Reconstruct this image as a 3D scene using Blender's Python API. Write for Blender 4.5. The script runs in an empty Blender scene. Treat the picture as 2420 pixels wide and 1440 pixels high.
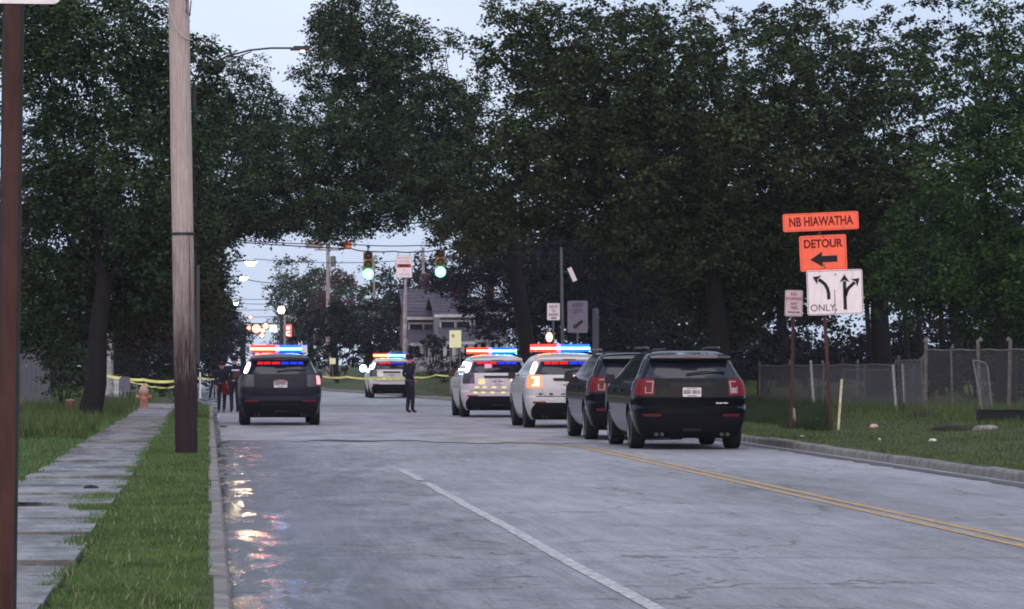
import bpy, bmesh, math, random
import numpy as np
from mathutils import Vector, Matrix, noise as mnoise

random.seed(7)
RNG = np.random.default_rng(11)
sc = bpy.context.scene
COL = sc.collection
PI = math.pi

# ------------------------------------------------------------------ camera
F, VX, VY, EYE = 8067.0, 493.0, 860.0, 1.5      # focal length in photo pixels, vanishing point, eye height
cd = bpy.data.cameras.new("camera"); cam = bpy.data.objects.new("camera", cd); COL.objects.link(cam)
cam.location = (0, 0, EYE); cam.rotation_euler = (PI/2, 0, 0)
cd.sensor_width = 36.0; cd.lens = 36.0*F/2420.0
cd.shift_x = (1210-VX)/2420.0; cd.shift_y = (VY-720)/2420.0
cd.clip_start = 0.5; cd.clip_end = 4000
sc.camera = cam

# ------------------------------------------------------------------ world
w = bpy.data.worlds.new("World"); sc.world = w; w.use_nodes = True
nt = w.node_tree; nt.nodes.clear()
wo = nt.nodes.new('ShaderNodeOutputWorld'); bg = nt.nodes.new('ShaderNodeBackground')
sky = nt.nodes.new('ShaderNodeTexSky'); sky.sky_type = 'NISHITA'; sky.sun_disc = False
sky.sun_elevation = math.radians(7); sky.sun_rotation = math.radians(180)
sky.air_density = 1.0; sky.dust_density = 2.5; sky.ozone_density = 3.0
tc = nt.nodes.new('ShaderNodeTexCoord'); mp = nt.nodes.new('ShaderNodeMapping'); mp.inputs['Scale'].default_value = (1, 1, 5)
nz = nt.nodes.new('ShaderNodeTexNoise'); nz.inputs['Scale'].default_value = 3.2; nz.inputs['Detail'].default_value = 6
cr = nt.nodes.new('ShaderNodeValToRGB')
cr.color_ramp.elements[0].position = 0.32; cr.color_ramp.elements[0].color = (4.6, 5.6, 7.5, 1)
cr.color_ramp.elements[1].position = 0.70; cr.color_ramp.elements[1].color = (6.7, 7.4, 9.2, 1)
mx = nt.nodes.new('ShaderNodeMix'); mx.data_type = 'RGBA'; mx.inputs[0].default_value = 0.86
L = nt.links
L.new(tc.outputs['Generated'], mp.inputs['Vector']); L.new(mp.outputs[0], nz.inputs['Vector']); L.new(nz.outputs['Fac'], cr.inputs['Fac'])
L.new(sky.outputs[0], mx.inputs[6]); L.new(cr.outputs[0], mx.inputs[7]); L.new(mx.outputs[2], bg.inputs['Color'])
bg.inputs['Strength'].default_value = 0.092
L.new(bg.outputs[0], wo.inputs['Surface'])

# overcast dusk: very soft brighter western sky behind the camera
sl = bpy.data.lights.new("sun", 'SUN'); sl.energy = 1.9; sl.angle = math.radians(110); sl.color = (1.0, 0.84, 0.82)
so = bpy.data.objects.new("sun", sl); COL.objects.link(so); so.rotation_euler = (math.radians(62), 0, math.radians(-8))

vs = sc.view_settings; vs.view_transform = 'Standard'; vs.look = 'None'; vs.exposure = 0.55; vs.gamma = 1.0; vs.use_curve_mapping = False
cy = sc.cycles; cy.use_denoising = True; cy.max_bounces = 5; cy.diffuse_bounces = 3; cy.glossy_bounces = 3
cy.transmission_bounces = 4; cy.transparent_max_bounces = 8; cy.volume_bounces = 0; cy.caustics_reflective = False; cy.caustics_refractive = False
cy.sample_clamp_indirect = 4.0; cy.filter_width = 1.85

# ------------------------------------------------------------------ coordinates
def P(px, py, d):
    return Vector(((px-VX)/F*d, d, EYE+(VY-py)/F*d))
def G(px, py, z=0.0):
    d = (EYE-z)*F/(py-VY)
    return Vector(((px-VX)/F*d, d, z))

# ------------------------------------------------------------------ materials
MATS = {}
def nodes_of(m):
    return m.node_tree.nodes, m.node_tree.links
def mat(name, col, rough=0.6, metal=0.0, spec=None, var=0.0, vscale=8.0, bump=0.0, bscale=40.0, emis=None, estr=0.0, coat=0.0, col2=None, island=False, stretch=None, rvar=0.0):
    if name in MATS: return MATS[name]
    if spec is None: spec = 0.5 if rough < 0.45 else 0.16
    m = bpy.data.materials.new(name); m.use_nodes = True; MATS[name] = m
    N, K = nodes_of(m); b = N['Principled BSDF']
    b.inputs['Base Color'].default_value = (*col, 1); b.inputs['Roughness'].default_value = rough
    b.inputs['Metallic'].default_value = metal; b.inputs['Specular IOR Level'].default_value = spec
    b.inputs['Coat Weight'].default_value = coat; b.inputs['Coat Roughness'].default_value = 0.05
    if emis:
        b.inputs['Emission Color'].default_value = (*emis, 1); b.inputs['Emission Strength'].default_value = estr
    if var or bump or col2 or island or rvar:
        t = N.new('ShaderNodeTexCoord'); mpn = N.new('ShaderNodeMapping'); K.new(t.outputs['Object'], mpn.inputs['Vector'])
        if stretch: mpn.inputs['Scale'].default_value = stretch
        n = N.new('ShaderNodeTexNoise'); n.inputs['Scale'].default_value = vscale; n.inputs['Detail'].default_value = 6; n.inputs['Roughness'].default_value = 0.65
        K.new(mpn.outputs[0], n.inputs['Vector'])
        r = N.new('ShaderNodeValToRGB'); r.color_ramp.elements[0].position = 0.3; r.color_ramp.elements[1].position = 0.7
        c2 = col2 if col2 else tuple(min(1, c*(1+var)) for c in col)
        c1 = col if col2 else tuple(c*(1-var) for c in col)
        r.color_ramp.elements[0].color = (*c1, 1); r.color_ramp.elements[1].color = (*c2, 1)
        if island:
            g = N.new('ShaderNodeNewGeometry'); a = N.new('ShaderNodeMath'); a.operation = 'ADD'; s = N.new('ShaderNodeMath'); s.operation = 'MULTIPLY_ADD'
            s.inputs[1].default_value = 0.36; s.inputs[2].default_value = -0.18
            K.new(g.outputs['Random Per Island'], s.inputs[0]); K.new(n.outputs['Fac'], a.inputs[0]); K.new(s.outputs[0], a.inputs[1]); K.new(a.outputs[0], r.inputs['Fac'])
        else:
            K.new(n.outputs['Fac'], r.inputs['Fac'])
        K.new(r.outputs[0], b.inputs['Base Color'])
        if rvar:
            mr = N.new('ShaderNodeMapRange'); mr.inputs['To Min'].default_value = rough-rvar; mr.inputs['To Max'].default_value = rough+rvar
            mr.inputs['From Min'].default_value = 0.3; mr.inputs['From Max'].default_value = 0.7
            K.new(n.outputs['Fac'], mr.inputs['Value']); K.new(mr.outputs[0], b.inputs['Roughness'])
        if bump:
            n2 = N.new('ShaderNodeTexNoise'); n2.inputs['Scale'].default_value = bscale; n2.inputs['Detail'].default_value = 5
            K.new(mpn.outputs[0], n2.inputs['Vector'])
            bp = N.new('ShaderNodeBump'); bp.inputs['Strength'].default_value = bump; bp.inputs['Distance'].default_value = 0.02
            K.new(n2.outputs['Fac'], bp.inputs['Height']); K.new(bp.outputs[0], b.inputs['Normal'])
    return m
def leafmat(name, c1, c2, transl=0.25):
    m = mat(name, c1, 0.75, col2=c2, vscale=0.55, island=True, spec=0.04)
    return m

# ------------------------------------------------------------------ mesh builder
class MB:
    def __init__(s): s.v = []; s.f = []; s.mi = []
    def add(s, vs_, fs_, mi=0):
        o = len(s.v); s.v.extend([tuple(p) for p in vs_]); s.f.extend([tuple(i+o for i in f) for f in fs_]); s.mi.extend([mi]*len(fs_)); return s
    def box(s, c, d, rot=None, mi=0, taper=1.0):
        hx, hy, hz = d[0]/2, d[1]/2, d[2]/2
        vs_ = [Vector((x*hx*(taper if z > 0 else 1), y*hy*(taper if z > 0 else 1), z*hz)) for z in (-1, 1) for y in (-1, 1) for x in (-1, 1)]
        if rot is not None: vs_ = [rot @ p for p in vs_]
        c = Vector(c)
        return s.add([p+c for p in vs_], [(0, 2, 3, 1), (4, 5, 7, 6), (0, 1, 5, 4), (2, 6, 7, 3), (0, 4, 6, 2), (1, 3, 7, 5)], mi)
    def tube(s, pts, rad, n=8, mi=0, cap=True):
        pts = [Vector(p) for p in pts]
        if not hasattr(rad, '__len__'): rad = [rad]*len(pts)
        vs_ = []; m = len(pts)
        up = Vector((0, 0, 1))
        for i, p in enumerate(pts):
            t = (pts[min(i+1, m-1)]-pts[max(i-1, 0)]).normalized()
            a = t.cross(up)
            if a.length < 0.05: a = t.cross(Vector((0, 1, 0)))
            a.normalize(); b = t.cross(a)
            for k in range(n):
                an = 2*PI*k/n; vs_.append(p+(a*math.cos(an)+b*math.sin(an))*rad[i])
        fs_ = [(i*n+k, i*n+(k+1) % n, (i+1)*n+(k+1) % n, (i+1)*n+k) for i in range(m-1) for k in range(n)]
        if cap: fs_ += [tuple(range(n))[::-1], tuple((m-1)*n+k for k in range(n))]
        return s.add(vs_, fs_, mi)
    def lathe(s, prof, c=(0, 0, 0), axis='z', n=24, mi=0):
        vs_ = []; c = Vector(c)
        for r, h in prof:
            for k in range(n):
                a = 2*PI*k/n; x, y = r*math.cos(a), r*math.sin(a)
                q = (x, y, h) if axis == 'z' else ((h, x, y) if axis == 'x' else (x, h, y))
                vs_.append(Vector(q)+c)
        m = len(prof)
        fs_ = [(i*n+k, i*n+(k+1) % n, (i+1)*n+(k+1) % n, (i+1)*n+k) for i in range(m-1) for k in range(n)]
        if prof[0][0] > 1e-4: fs_.append(tuple(range(n))[::-1])
        if prof[-1][0] > 1e-4: fs_.append(tuple((m-1)*n+k for k in range(n)))
        return s.add(vs_, fs_, mi)
    def prism(s, poly, y0, y1, plane='xz', mi=0):        # polygon extruded along the remaining axis
        n = len(poly)
        def q(a, b, t): return (a, t, b) if plane == 'xz' else ((t, a, b) if plane == 'yz' else (a, b, t))
        vs_ = [q(a, b, y0) for a, b in poly]+[q(a, b, y1) for a, b in poly]
        return s.add(vs_, [tuple(range(n)), tuple(range(n, 2*n))[::-1]]+[(i, i+n, (i+1) % n+n, (i+1) % n) for i in range(n)], mi)
    def build(s, name, mats, parent=None, smooth=False, ang=35, loc=None, rot=None, fixn=True):
        me = bpy.data.meshes.new(name); me.from_pydata(s.v, [], s.f)
        mats = mats if isinstance(mats, (list, tuple)) else [mats]
        for m in mats: me.materials.append(m)
        if len(mats) > 1: me.polygons.foreach_set('material_index', s.mi)
        if fixn:
            b = bmesh.new(); b.from_mesh(me); bmesh.ops.recalc_face_normals(b, faces=b.faces); b.to_mesh(me); b.free()
        if smooth:
            me.polygons.foreach_set('use_smooth', [True]*len(me.polygons))
            me.set_sharp_from_angle(angle=math.radians(ang))
        me.update()
        return link(name, me, parent, loc, rot)
def link(name, me, parent=None, loc=None, rot=None):
    o = bpy.data.objects.new(name, me); COL.objects.link(o)
    if parent is not None: o.parent = parent
    if loc is not None: o.location = loc
    if rot is not None: o.rotation_euler = rot
    return o
def tag(o, label=None, cat=None, group=None, kind=None):
    if label: o['label'] = label
    if cat: o['category'] = cat
    if group: o['group'] = group
    if kind: o['kind'] = kind
    return o
def thing(name, label, cat, loc=(0, 0, 0), rz=0.0, group=None):
    o = bpy.data.objects.new(name, None); COL.objects.link(o); o.location = loc; o.rotation_euler = (0, 0, rz); o.empty_display_size = 0.3
    return tag(o, label, cat, group)
def kids(o): return [c for c in bpy.data.objects if c.parent is o]
def dup(root, loc, label=None, rz=None, group=None):
    r = root.copy(); COL.objects.link(r); r.location = loc
    if rz is not None: r.rotation_euler = (0, 0, rz)
    if label: r['label'] = label
    if group: r['group'] = group
    for ch in kids(root):
        c = ch.copy(); COL.objects.link(c); c.parent = r
        for g in kids(ch):
            d = g.copy(); COL.objects.link(d); d.parent = c
    return r
_txt = {}
def text_mesh(s, size, bold=0.0, sx=1.0, depth=0.002):
    """flat lettering in the xz plane, facing -y, centred"""
    c = bpy.data.curves.new('t', 'FONT'); c.body = s; c.size = size; c.offset = bold; c.align_x = 'CENTER'; c.align_y = 'CENTER'; c.extrude = depth; c.resolution_u = 4
    o = bpy.data.objects.new('t', c); COL.objects.link(o)
    dg = bpy.context.evaluated_depsgraph_get(); dg.update()
    me = bpy.data.meshes.new_from_object(o.evaluated_get(dg))
    bpy.data.objects.remove(o); bpy.data.curves.remove(c)
    me.transform(Matrix.Rotation(PI/2, 4, 'X') @ Matrix.Diagonal((sx, 1, 1, 1)))
    return me
def text(name, s, size, m, parent, loc, bold=0.0, sx=1.0):
    me = text_mesh(s, size, bold, sx); me.materials.clear(); me.materials.append(m)
    return link(name, me, parent, loc)

def np_mesh(name, verts, loops_per, m, parent=None, smooth=False):
    """verts (N*k,3) with k verts per polygon"""
    k = loops_per; n = len(verts)//k
    me = bpy.data.meshes.new(name)
    me.vertices.add(n*k); me.vertices.foreach_set('co', np.ascontiguousarray(verts, dtype=np.float32).ravel())
    me.loops.add(n*k); me.loops.foreach_set('vertex_index', np.arange(n*k, dtype=np.int32))
    me.polygons.add(n); me.polygons.foreach_set('loop_start', np.arange(0, n*k, k, dtype=np.int32)); me.polygons.foreach_set('loop_total', np.full(n, k, dtype=np.int32))
    me.materials.append(m); me.update(calc_edges=True)
    return link(name, me, parent)

# ------------------------------------------------------------------ terrain helpers
KRY = [-50, 60, 135, 148, 173, 186, 250, 900]; KRX = [10.3, 10.3, 10.1, 9.0, 7.7, 6.4, 6.1, 6.1]
KLY = [-50, 108, 150, 200, 900]; KLX = [0.15, 0.15, -0.7, -1.2, -1.2]
def kr(Y): return np.interp(Y, KRY, KRX)
def kl(Y): return np.interp(Y, KLY, KLX)
def sst(a, b, x):
    t = np.clip((x-a)/(b-a), 0, 1); return t*t*(3-2*t)
def tz_right(t, Y):      # t metres outside the right kerb
    return 0.12 + 0.02*np.sin(Y*0.31+t)*sst(0.3, 2, t) + 0.24*sst(0.5, 8, t) + 0.62*sst(150, 190, Y)*sst(0.2, 5, t)
def tz_left(t, Y):
    return 0.12 + 0.05*sst(2.6, 6, t) + 0.012*np.sin(Y*0.9)*sst(2.6, 4, t)
def tz(X, Y):
    a, b = kl(Y), kr(Y)
    return np.where(X < a, tz_left(a-X, Y), np.where(X > b, tz_right(X-b, Y), 0.0))

# ================================================================== GROUND
def asphalt():
    m = bpy.data.materials.new('asphalt'); m.use_nodes = True; N, K = nodes_of(m); b = N['Principled BSDF']
    t = N.new('ShaderNodeTexCoord')
    def noise(scale, detail=5, st=(1, 1, 1), rough=0.6):
        mpn = N.new('ShaderNodeMapping'); mpn.inputs['Scale'].default_value = st; K.new(t.outputs['Object'], mpn.inputs['Vector'])
        n = N.new('ShaderNodeTexNoise'); n.inputs['Scale'].default_value = scale; n.inputs['Detail'].default_value = detail; n.inputs['Roughness'].default_value = rough
        K.new(mpn.outputs[0], n.inputs['Vector']); return n.outputs['Fac']
    def math_(op, a, bb=None, c=None):
        n = N.new('ShaderNodeMath'); n.operation = op
        for i, q in enumerate((a, bb, c)):
            if q is None: continue
            if isinstance(q, (int, float)): n.inputs[i].default_value = q
            else: K.new(q, n.inputs[i])
        return n.outputs[0]
    def rng(v, a, bb, c=0.0, d=1.0):
        n = N.new('ShaderNodeMapRange'); n.inputs['From Min'].default_value = a; n.inputs['From Max'].default_value = bb
        n.inputs['To Min'].default_value = c; n.inputs['To Max'].default_value = d; K.new(v, n.inputs['Value']); return n.outputs[0]
    sp = N.new('ShaderNodeSeparateXYZ'); K.new(t.outputs['Object'], sp.inputs[0]); X, Y = sp.outputs[0], sp.outputs[1]
    big = noise(0.35, 5, (1, 0.25, 1)); mid = noise(2.6, 6, (1.6, 0.22, 1), 0.72); fine = noise(46, 5, (1, 0.14, 1), 0.85); strk = noise(9, 4, (3.0, 0.06, 1))
    # wear along the wheel paths, oil and damp darkening, worn aggregate speckle
    v = math_('ADD', math_('MULTIPLY', big, 0.42), math_('MULTIPLY', mid, 0.34))
    v = math_('ADD', v, math_('MULTIPLY', fine, 0.42)); v = math_('ADD', v, math_('MULTIPLY', strk, 0.18))
    r = N.new('ShaderNodeValToRGB'); r.color_ramp.elements[0].position = 0.50; r.color_ramp.elements[1].position = 0.82
    r.color_ramp.elements[0].color = (0.060, 0.058, 0.063, 1); r.color_ramp.elements[1].color = (0.34, 0.338, 0.358, 1)
    K.new(v, r.inputs['Fac'])
    # dampness that follows the left gutter, edge broken by noise
    e1 = noise(0.55, 6, (1.6, 0.45, 1), 0.7); e2 = noise(3.0, 5, (1.2, 0.5, 1), 0.7)
    edge = math_('ADD', math_('MULTIPLY', e1, 3.0), math_('MULTIPLY', e2, 1.3))
    wet = rng(math_('ADD', X, math_('MULTIPLY', edge, -1.0)), -1.05, -1.75, 0.0, 1.0)
    wet.node.clamp = True
    mixc = N.new('ShaderNodeMix'); mixc.data_type = 'RGBA'; K.new(wet, mixc.inputs[0]); K.new(r.outputs[0], mixc.inputs[6])
    dk = N.new('ShaderNodeMix'); dk.data_type = 'RGBA'; dk.blend_type = 'MULTIPLY'; dk.inputs[0].default_value = 1; K.new(r.outputs[0], dk.inputs[6]); dk.inputs[7].default_value = (0.42, 0.41, 0.42, 1)
    K.new(dk.outputs[2], mixc.inputs[7])
    # the near lane is damp and darker in patches
    dm = N.new('ShaderNodeMix'); dm.data_type = 'RGBA'; dm.blend_type = 'MULTIPLY'; K.new(mixc.outputs[2], dm.inputs[6]); dm.inputs[7].default_value = (0.60, 0.60, 0.64, 1)
    dmf = rng(math_('SUBTRACT', math_('MULTIPLY', noise(0.8, 7, (1.2, 0.35, 1), 0.72), 7.0), X), 0.9, 2.2); dmf.node.clamp = True; K.new(dmf, dm.inputs[0])
    # tar sealed transverse and branching cracks
    vor = N.new('ShaderNodeTexVoronoi'); vor.feature = 'DISTANCE_TO_EDGE'; vor.inputs['Scale'].default_value = 0.45
    wp = N.new('ShaderNodeVectorMath'); wp.operation = 'ADD'; ns = N.new('ShaderNodeTexNoise'); ns.inputs['Scale'].default_value = 1.3; ns.inputs['Detail'].default_value = 5
    K.new(t.outputs['Object'], ns.inputs['Vector']); K.new(t.outputs['Object'], wp.inputs[0]); K.new(ns.outputs['Color'], wp.inputs[1])
    K.new(wp.outputs[0], vor.inputs['Vector'])
    ck = rng(vor.outputs['Distance'], 0.004, 0.012, 1.0, 0.0)
    ck = math_('MULTIPLY', ck, rng(noise(0.25, 2), 0.42, 0.52))
    mc2 = N.new('ShaderNodeMix'); mc2.data_type = 'RGBA'; K.new(math_('MULTIPLY', ck, 0.7), mc2.inputs[0]); K.new(dm.outputs[2], mc2.inputs[6]); mc2.inputs[7].default_value = (0.03, 0.03, 0.033, 1)
    K.new(mc2.outputs[2], b.inputs['Base Color'])
    pud = math_('MULTIPLY', wet, rng(noise(1.3, 6, (2.0, 0.30, 1), 0.65), 0.46, 0.54))
    pud.node.use_clamp = True
    ro = math_('SUBTRACT', math_('SUBTRACT', 0.64, math_('MULTIPLY', wet, 0.24)), math_('MULTIPLY', pud, 0.29))
    K.new(ro, b.inputs['Roughness'])
    hgt = math_('MULTIPLY', math_('ADD', math_('MULTIPLY', fine, 0.6), math_('MULTIPLY', mid, 0.8)), math_('SUBTRACT', 1.0, math_('MULTIPLY', pud, 0.92)))
    bp = N.new('ShaderNodeBump'); bp.inputs['Strength'].default_value = 0.6; bp.inputs['Distance'].default_value = 0.02
    K.new(hgt, bp.inputs['Height']); K.new(bp.outputs[0], b.inputs['Normal'])
    b.inputs['Specular IOR Level'].default_value = 0.38
    return m
M_asph = asphalt()
M_soil = mat('grassy_soil', (0.030, 0.042, 0.016), 0.9, col2=(0.065, 0.075, 0.03), vscale=1.6, bump=0.6, bscale=25)
M_dirt = mat('bare_soil', (0.022, 0.018, 0.014), 0.9, var=0.6, vscale=5, bump=0.6)
M_conc = mat('worn_concrete', (0.15, 0.142, 0.145), 0.45, col2=(0.40, 0.385, 0.39), vscale=2.4, bump=0.5, bscale=60, rvar=0.22)
def concrete_walk():
    m = mat('worn_concrete_slab', (0.2, 0.2, 0.2), 0.5); N, K = nodes_of(m); b = N['Principled BSDF']; g = N.new('ShaderNodeNewGeometry')
    def ns(sc_, st, det=6, ro=.65):
        a = N.new('ShaderNodeMapping'); a.inputs['Scale'].default_value = st; K.new(g.outputs['Position'], a.inputs[0])
        n = N.new('ShaderNodeTexNoise'); n.inputs['Scale'].default_value = sc_; n.inputs['Detail'].default_value = det; n.inputs['Roughness'].default_value = ro; K.new(a.outputs[0], n.inputs['Vector']); return n.outputs['Fac']
    def ramp(v, p0, c0, p1, c1):
        r = N.new('ShaderNodeValToRGB'); e = r.color_ramp.elements; e[0].position = p0; e[0].color = (*c0, 1); e[1].position = p1; e[1].color = (*c1, 1); K.new(v, r.inputs[0]); return r.outputs[0]
    base = ramp(ns(3.2, (1, .6, 1)), .3, (.075, .072, .074), .7, (.30, .29, .296))
    dirt = ramp(ns(0.9, (1.2, .5, 1), 7, .72), .47, (0, 0, 0), .60, (1, 1, 1)); silt = ramp(ns(1.4, (1, .5, 1), 7, .7), .56, (0, 0, 0), .72, (1, 1, 1))
    m1 = N.new('ShaderNodeMix'); m1.data_type = 'RGBA'; K.new(dirt, m1.inputs[0]); K.new(base, m1.inputs[6]); m1.inputs[7].default_value = (.075, .072, .064, 1)
    m2 = N.new('ShaderNodeMix'); m2.data_type = 'RGBA'; K.new(silt, m2.inputs[0]); K.new(m1.outputs[2], m2.inputs[6]); m2.inputs[7].default_value = (.16, .12, .10, 1)
    K.new(m2.outputs[2], b.inputs['Base Color'])
    ro = N.new('ShaderNodeMapRange'); ro.inputs['From Min'].default_value = .35; ro.inputs['From Max'].default_value = .65; ro.inputs['To Min'].default_value = .18; ro.inputs['To Max'].default_value = .7; K.new(ns(1.7, (1, .5, 1)), ro.inputs['Value']); K.new(ro.outputs[0], b.inputs['Roughness'])
    b.inputs['Specular IOR Level'].default_value = .45
    bp = N.new('ShaderNodeBump'); bp.inputs['Strength'].default_value = .5; bp.inputs['Distance'].default_value = .02; K.new(ns(30, (1, 1, 1)), bp.inputs['Height']); K.new(bp.outputs[0], b.inputs['Normal'])
    return m
M_walk = concrete_walk()
M_kerb = mat('kerb_concrete', (0.11, 0.10, 0.094), 0.8, col2=(0.27, 0.252, 0.238), vscale=3.5, bump=0.6, bscale=50)
M_white_line = mat('worn_white_paint', (0.12, 0.118, 0.125), 0.6, col2=(0.60, 0.60, 0.61), vscale=11, bump=0.3)
M_yellow_line = mat('worn_yellow_paint', (0.13, 0.11, 0.10), 0.6, col2=(0.62, 0.38, 0.12), vscale=9)

Ys = list(np.arange(-40, 60, 4))+list(np.arange(60, 260, 2.5))+list(np.arange(260, 900, 20))+[900, 1300]
offL = [(0.10, -0.10), (0.12, 0), (0.5, 0), (1.04, 0), (1.05, -0.07), (2.36, -0.07), (2.37, 0), (3, 0), (4, 0), (6, 0), (9, 0), (15, 0), (30, 0), (60, 0), (150, 0), (900, 0)]
offR = [(0.10, -0.10), (0.12, 0), (0.6, 0), (1.2, 0), (2, 0), (3, 0), (4, 0), (5, 0), (6.5, 0), (8, 0), (11, 0), (15, 0), (25, 0), (50, 0), (150, 0), (900, 0)]
tb = MB(); rows = []
for Y in Ys:
    row = []
    for o_, dz in reversed(offL): row.append((float(kl(Y))-o_, Y, (float(tz_left(o_, Y))+dz) if dz > -0.1 else -0.12))
    for o_, dz in offR: row.append((float(kr(Y))+o_, Y, (float(tz_right(o_, Y))+dz) if dz > -0.1 else -0.12))
    rows.append(row)
nc = len(rows[0]); tb.v = [p for r_ in rows for p in r_]
tb.f = [(i*nc+j, i*nc+j+1, (i+1)*nc+j+1, (i+1)*nc+j) for i in range(len(Ys)-1) for j in range(nc-1)]; tb.mi = [0]*len(tb.f)
tag(tb.build('ground', M_soil, smooth=True, fixn=False), kind='structure')
# a drawn road: cross ribs every few metres, level
rb = MB(); nx = 12
for Y in Ys:
    a, b_ = float(kl(Y)), float(kr(Y))
    for k in range(nx+1): rb.v.append((a+(b_-a)*k/nx, Y, 0.0))
rb.f = [(i*(nx+1)+j, i*(nx+1)+j+1, (i+1)*(nx+1)+j+1, (i+1)*(nx+1)+j) for i in range(len(Ys)-1) for j in range(nx)]; rb.mi = [0]*len(rb.f)
road = tag(rb.build('road', M_asph, fixn=False), kind='structure')

def strip(name, pts, width, m, z=0.005, parent=road):
    b = MB(); n = len(pts)
    for i, p in enumerate(pts):
        a = Vector(pts[max(i-1, 0)]); c = Vector(pts[min(i+1, n-1)]); t = (c-a); t = Vector((t.x, t.y, 0)).normalized(); q = Vector((t.y, -t.x, 0))
        for s in (-1, 1): b.v.append((p[0]+q.x*width/2*s, p[1]+q.y*width/2*s, z))
    b.f = [(2*i, 2*i+1, 2*i+3, 2*i+2) for i in range(n-1)]; b.mi = [0]*len(b.f)
    return b.build(name, m, parent, fixn=False)
def yl(off):
    pts = [(6.78+off, Y) for Y in np.arange(14, 60, 2)]
    pts += [(6.78+off-1.9*float(sst(60, 71, Y)), Y+off*0.0) for Y in np.arange(60, 71, 1.0)]
    return pts
strip('yellow_line', yl(-0.10), 0.10, M_yellow_line); strip('yellow_line', yl(0.12), 0.10, M_yellow_line)
segs = [(14, 33.5), (33.55, 43.0), (43.9, 48.4)]
for a, b_ in segs: strip('lane_line', [(2.73+0.012*math.sin(y*1.7), y) for y in np.linspace(a, b_, 8)], 0.115, M_white_line)
strip('centre_line', [(6.97, 80.7), (6.8, 88), (6.57, 97)], 0.12, M_white_line)
strip('stop_line', [(4.3, 89.6), (6.1, 89.9)], 0.45, M_white_line); strip('stop_line', [(4.1, 130), (5.9, 130.5)], 0.5, M_white_line)

# asphalt patch beyond the crossing with its ragged dark seam
M_patch = mat('pale_patched_asphalt', (0.14, 0.135, 0.145), 0.5, col2=(0.36, 0.35, 0.37), vscale=1.1, bump=0.3, bscale=60, stretch=(1, 0.35, 1))
M_seam = mat('dark_crack_filler', (0.02, 0.02, 0.022), 0.5, var=0.4)
def SY(x): return 65.5+1.3*math.sin(x*.75)+1.5*mnoise.noise((x*.9, 0, 0))+.8*mnoise.noise((x*3.1, 2, 0))
pb = MB(); xs = np.linspace(0.25, 9.9, 60)
for i, x in enumerate(xs):
    pb.v.append((x, SY(x), 0.004)); pb.v.append((x, 104+1.2*mnoise.noise((x, 4, 0)), 0.004))
pb.f = [(2*i, 2*i+2, 2*i+3, 2*i+1) for i in range(59)]; pb.mi = [0]*59
pb.build('asphalt_patch', M_patch, road, fixn=False)
sb = MB()
for i, x in enumerate(xs):
    w_ = 0.02+1.1*math.exp(-((x-2.7)/0.55)**2)+0.25*math.exp(-((x-5)/1.6)**2)
    y0 = SY(x)
    sb.v.append((x, y0-w_, 0.008)); sb.v.append((x, y0+w_*0.3, 0.008))
sb.f = [(2*i, 2*i+2, 2*i+3, 2*i+1) for i in range(7, 44)]; sb.mi = [0]*len(sb.f)
sb.build('road_seam', M_seam, road, fixn=False)
# fine transverse cracks
for (y0, x0, x1) in [(22.8, 1.0, 6.6), (23.6, 1.6, 9.0), (27.2, 1.2, 6.5), (27.9, 0.9, 4.6), (31.5, 3.4, 8.0), (36.0, 0.8, 1.6), (26.3, 4.0, 8.2)]:
    pts = [(x, y0+0.12*mnoise.noise((x*1.5, y0, 0))+0.03*(x-x0)) for x in np.linspace(x0, x1, 26)]
    strip('crack', pts, 0.018, M_seam if y0 in (31.5, 26.3, 36.0) else mat('pale_crack', (0.40, 0.375, 0.38), 0.7, var=0.3), z=0.0035)

# kerbs: stones with open joints
def kerb(side, y0, y1, name):
    root = bpy.data.objects.new(name, None); COL.objects.link(root); tag(root, kind='structure')
    y = y0
    while y < y1:
        ln = 2.9+0.5*random.random(); ye = y+ln-0.02
        xs0 = float(kl(y)) if side < 0 else float(kr(y)); xs1 = float(kl(ye)) if side < 0 else float(kr(ye))
        dz = random.uniform(-0.012, 0.012); b = MB()
        for (xx, yy) in ((xs0, y), ((xs0+xs1)/2, (y+ye)/2), (xs1, ye)):
            for (o_, z_) in ((0.005, -0.05), (-0.012, 0.09), (-0.035, 0.122), (-0.15, 0.128), (-0.15, -0.05)):
                b.v.append((xx - side*(o_) if side > 0 else xx+o_, yy, z_+(dz if z_ > 0 else 0)+0.004*mnoise.noise((yy, xx, z_))))
        n = 5
        b.f = [(i*n+k, i*n+(k+1) % n, (i+1)*n+(k+1) % n, (i+1)*n+k) for i in range(2) for k in range(n)]+[tuple(range(n)), tuple(2*n+k for k in range(n))[::-1]]
        b.mi = [0]*len(b.f); b.build('kerb_stone', M_kerb, root)
        y += ln
kerb(-1, 16, 200, 'left_kerb'); kerb(1, 36, 230, 'right_kerb')

# gutter slabs on the near left, wet
M_gut = mat('wet_gutter_concrete', (0.09, 0.088, 0.095), 0.36, col2=(0.20, 0.19, 0.20), vscale=4, bump=0.12, bscale=14, rvar=0.12, spec=.5, stretch=(1, 0.5, 1))
y = 17.0
while y < 62:
    ln = random.uniform(2.4, 3.2); b = MB(); wd = 0.34+0.03*random.random()
    b.box((0.165+wd/2, y+ln/2, -0.02), (wd, ln-0.05, 0.05+0.004*random.random())); b.build('gutter_slab', M_asph, road); y += ln

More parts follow.
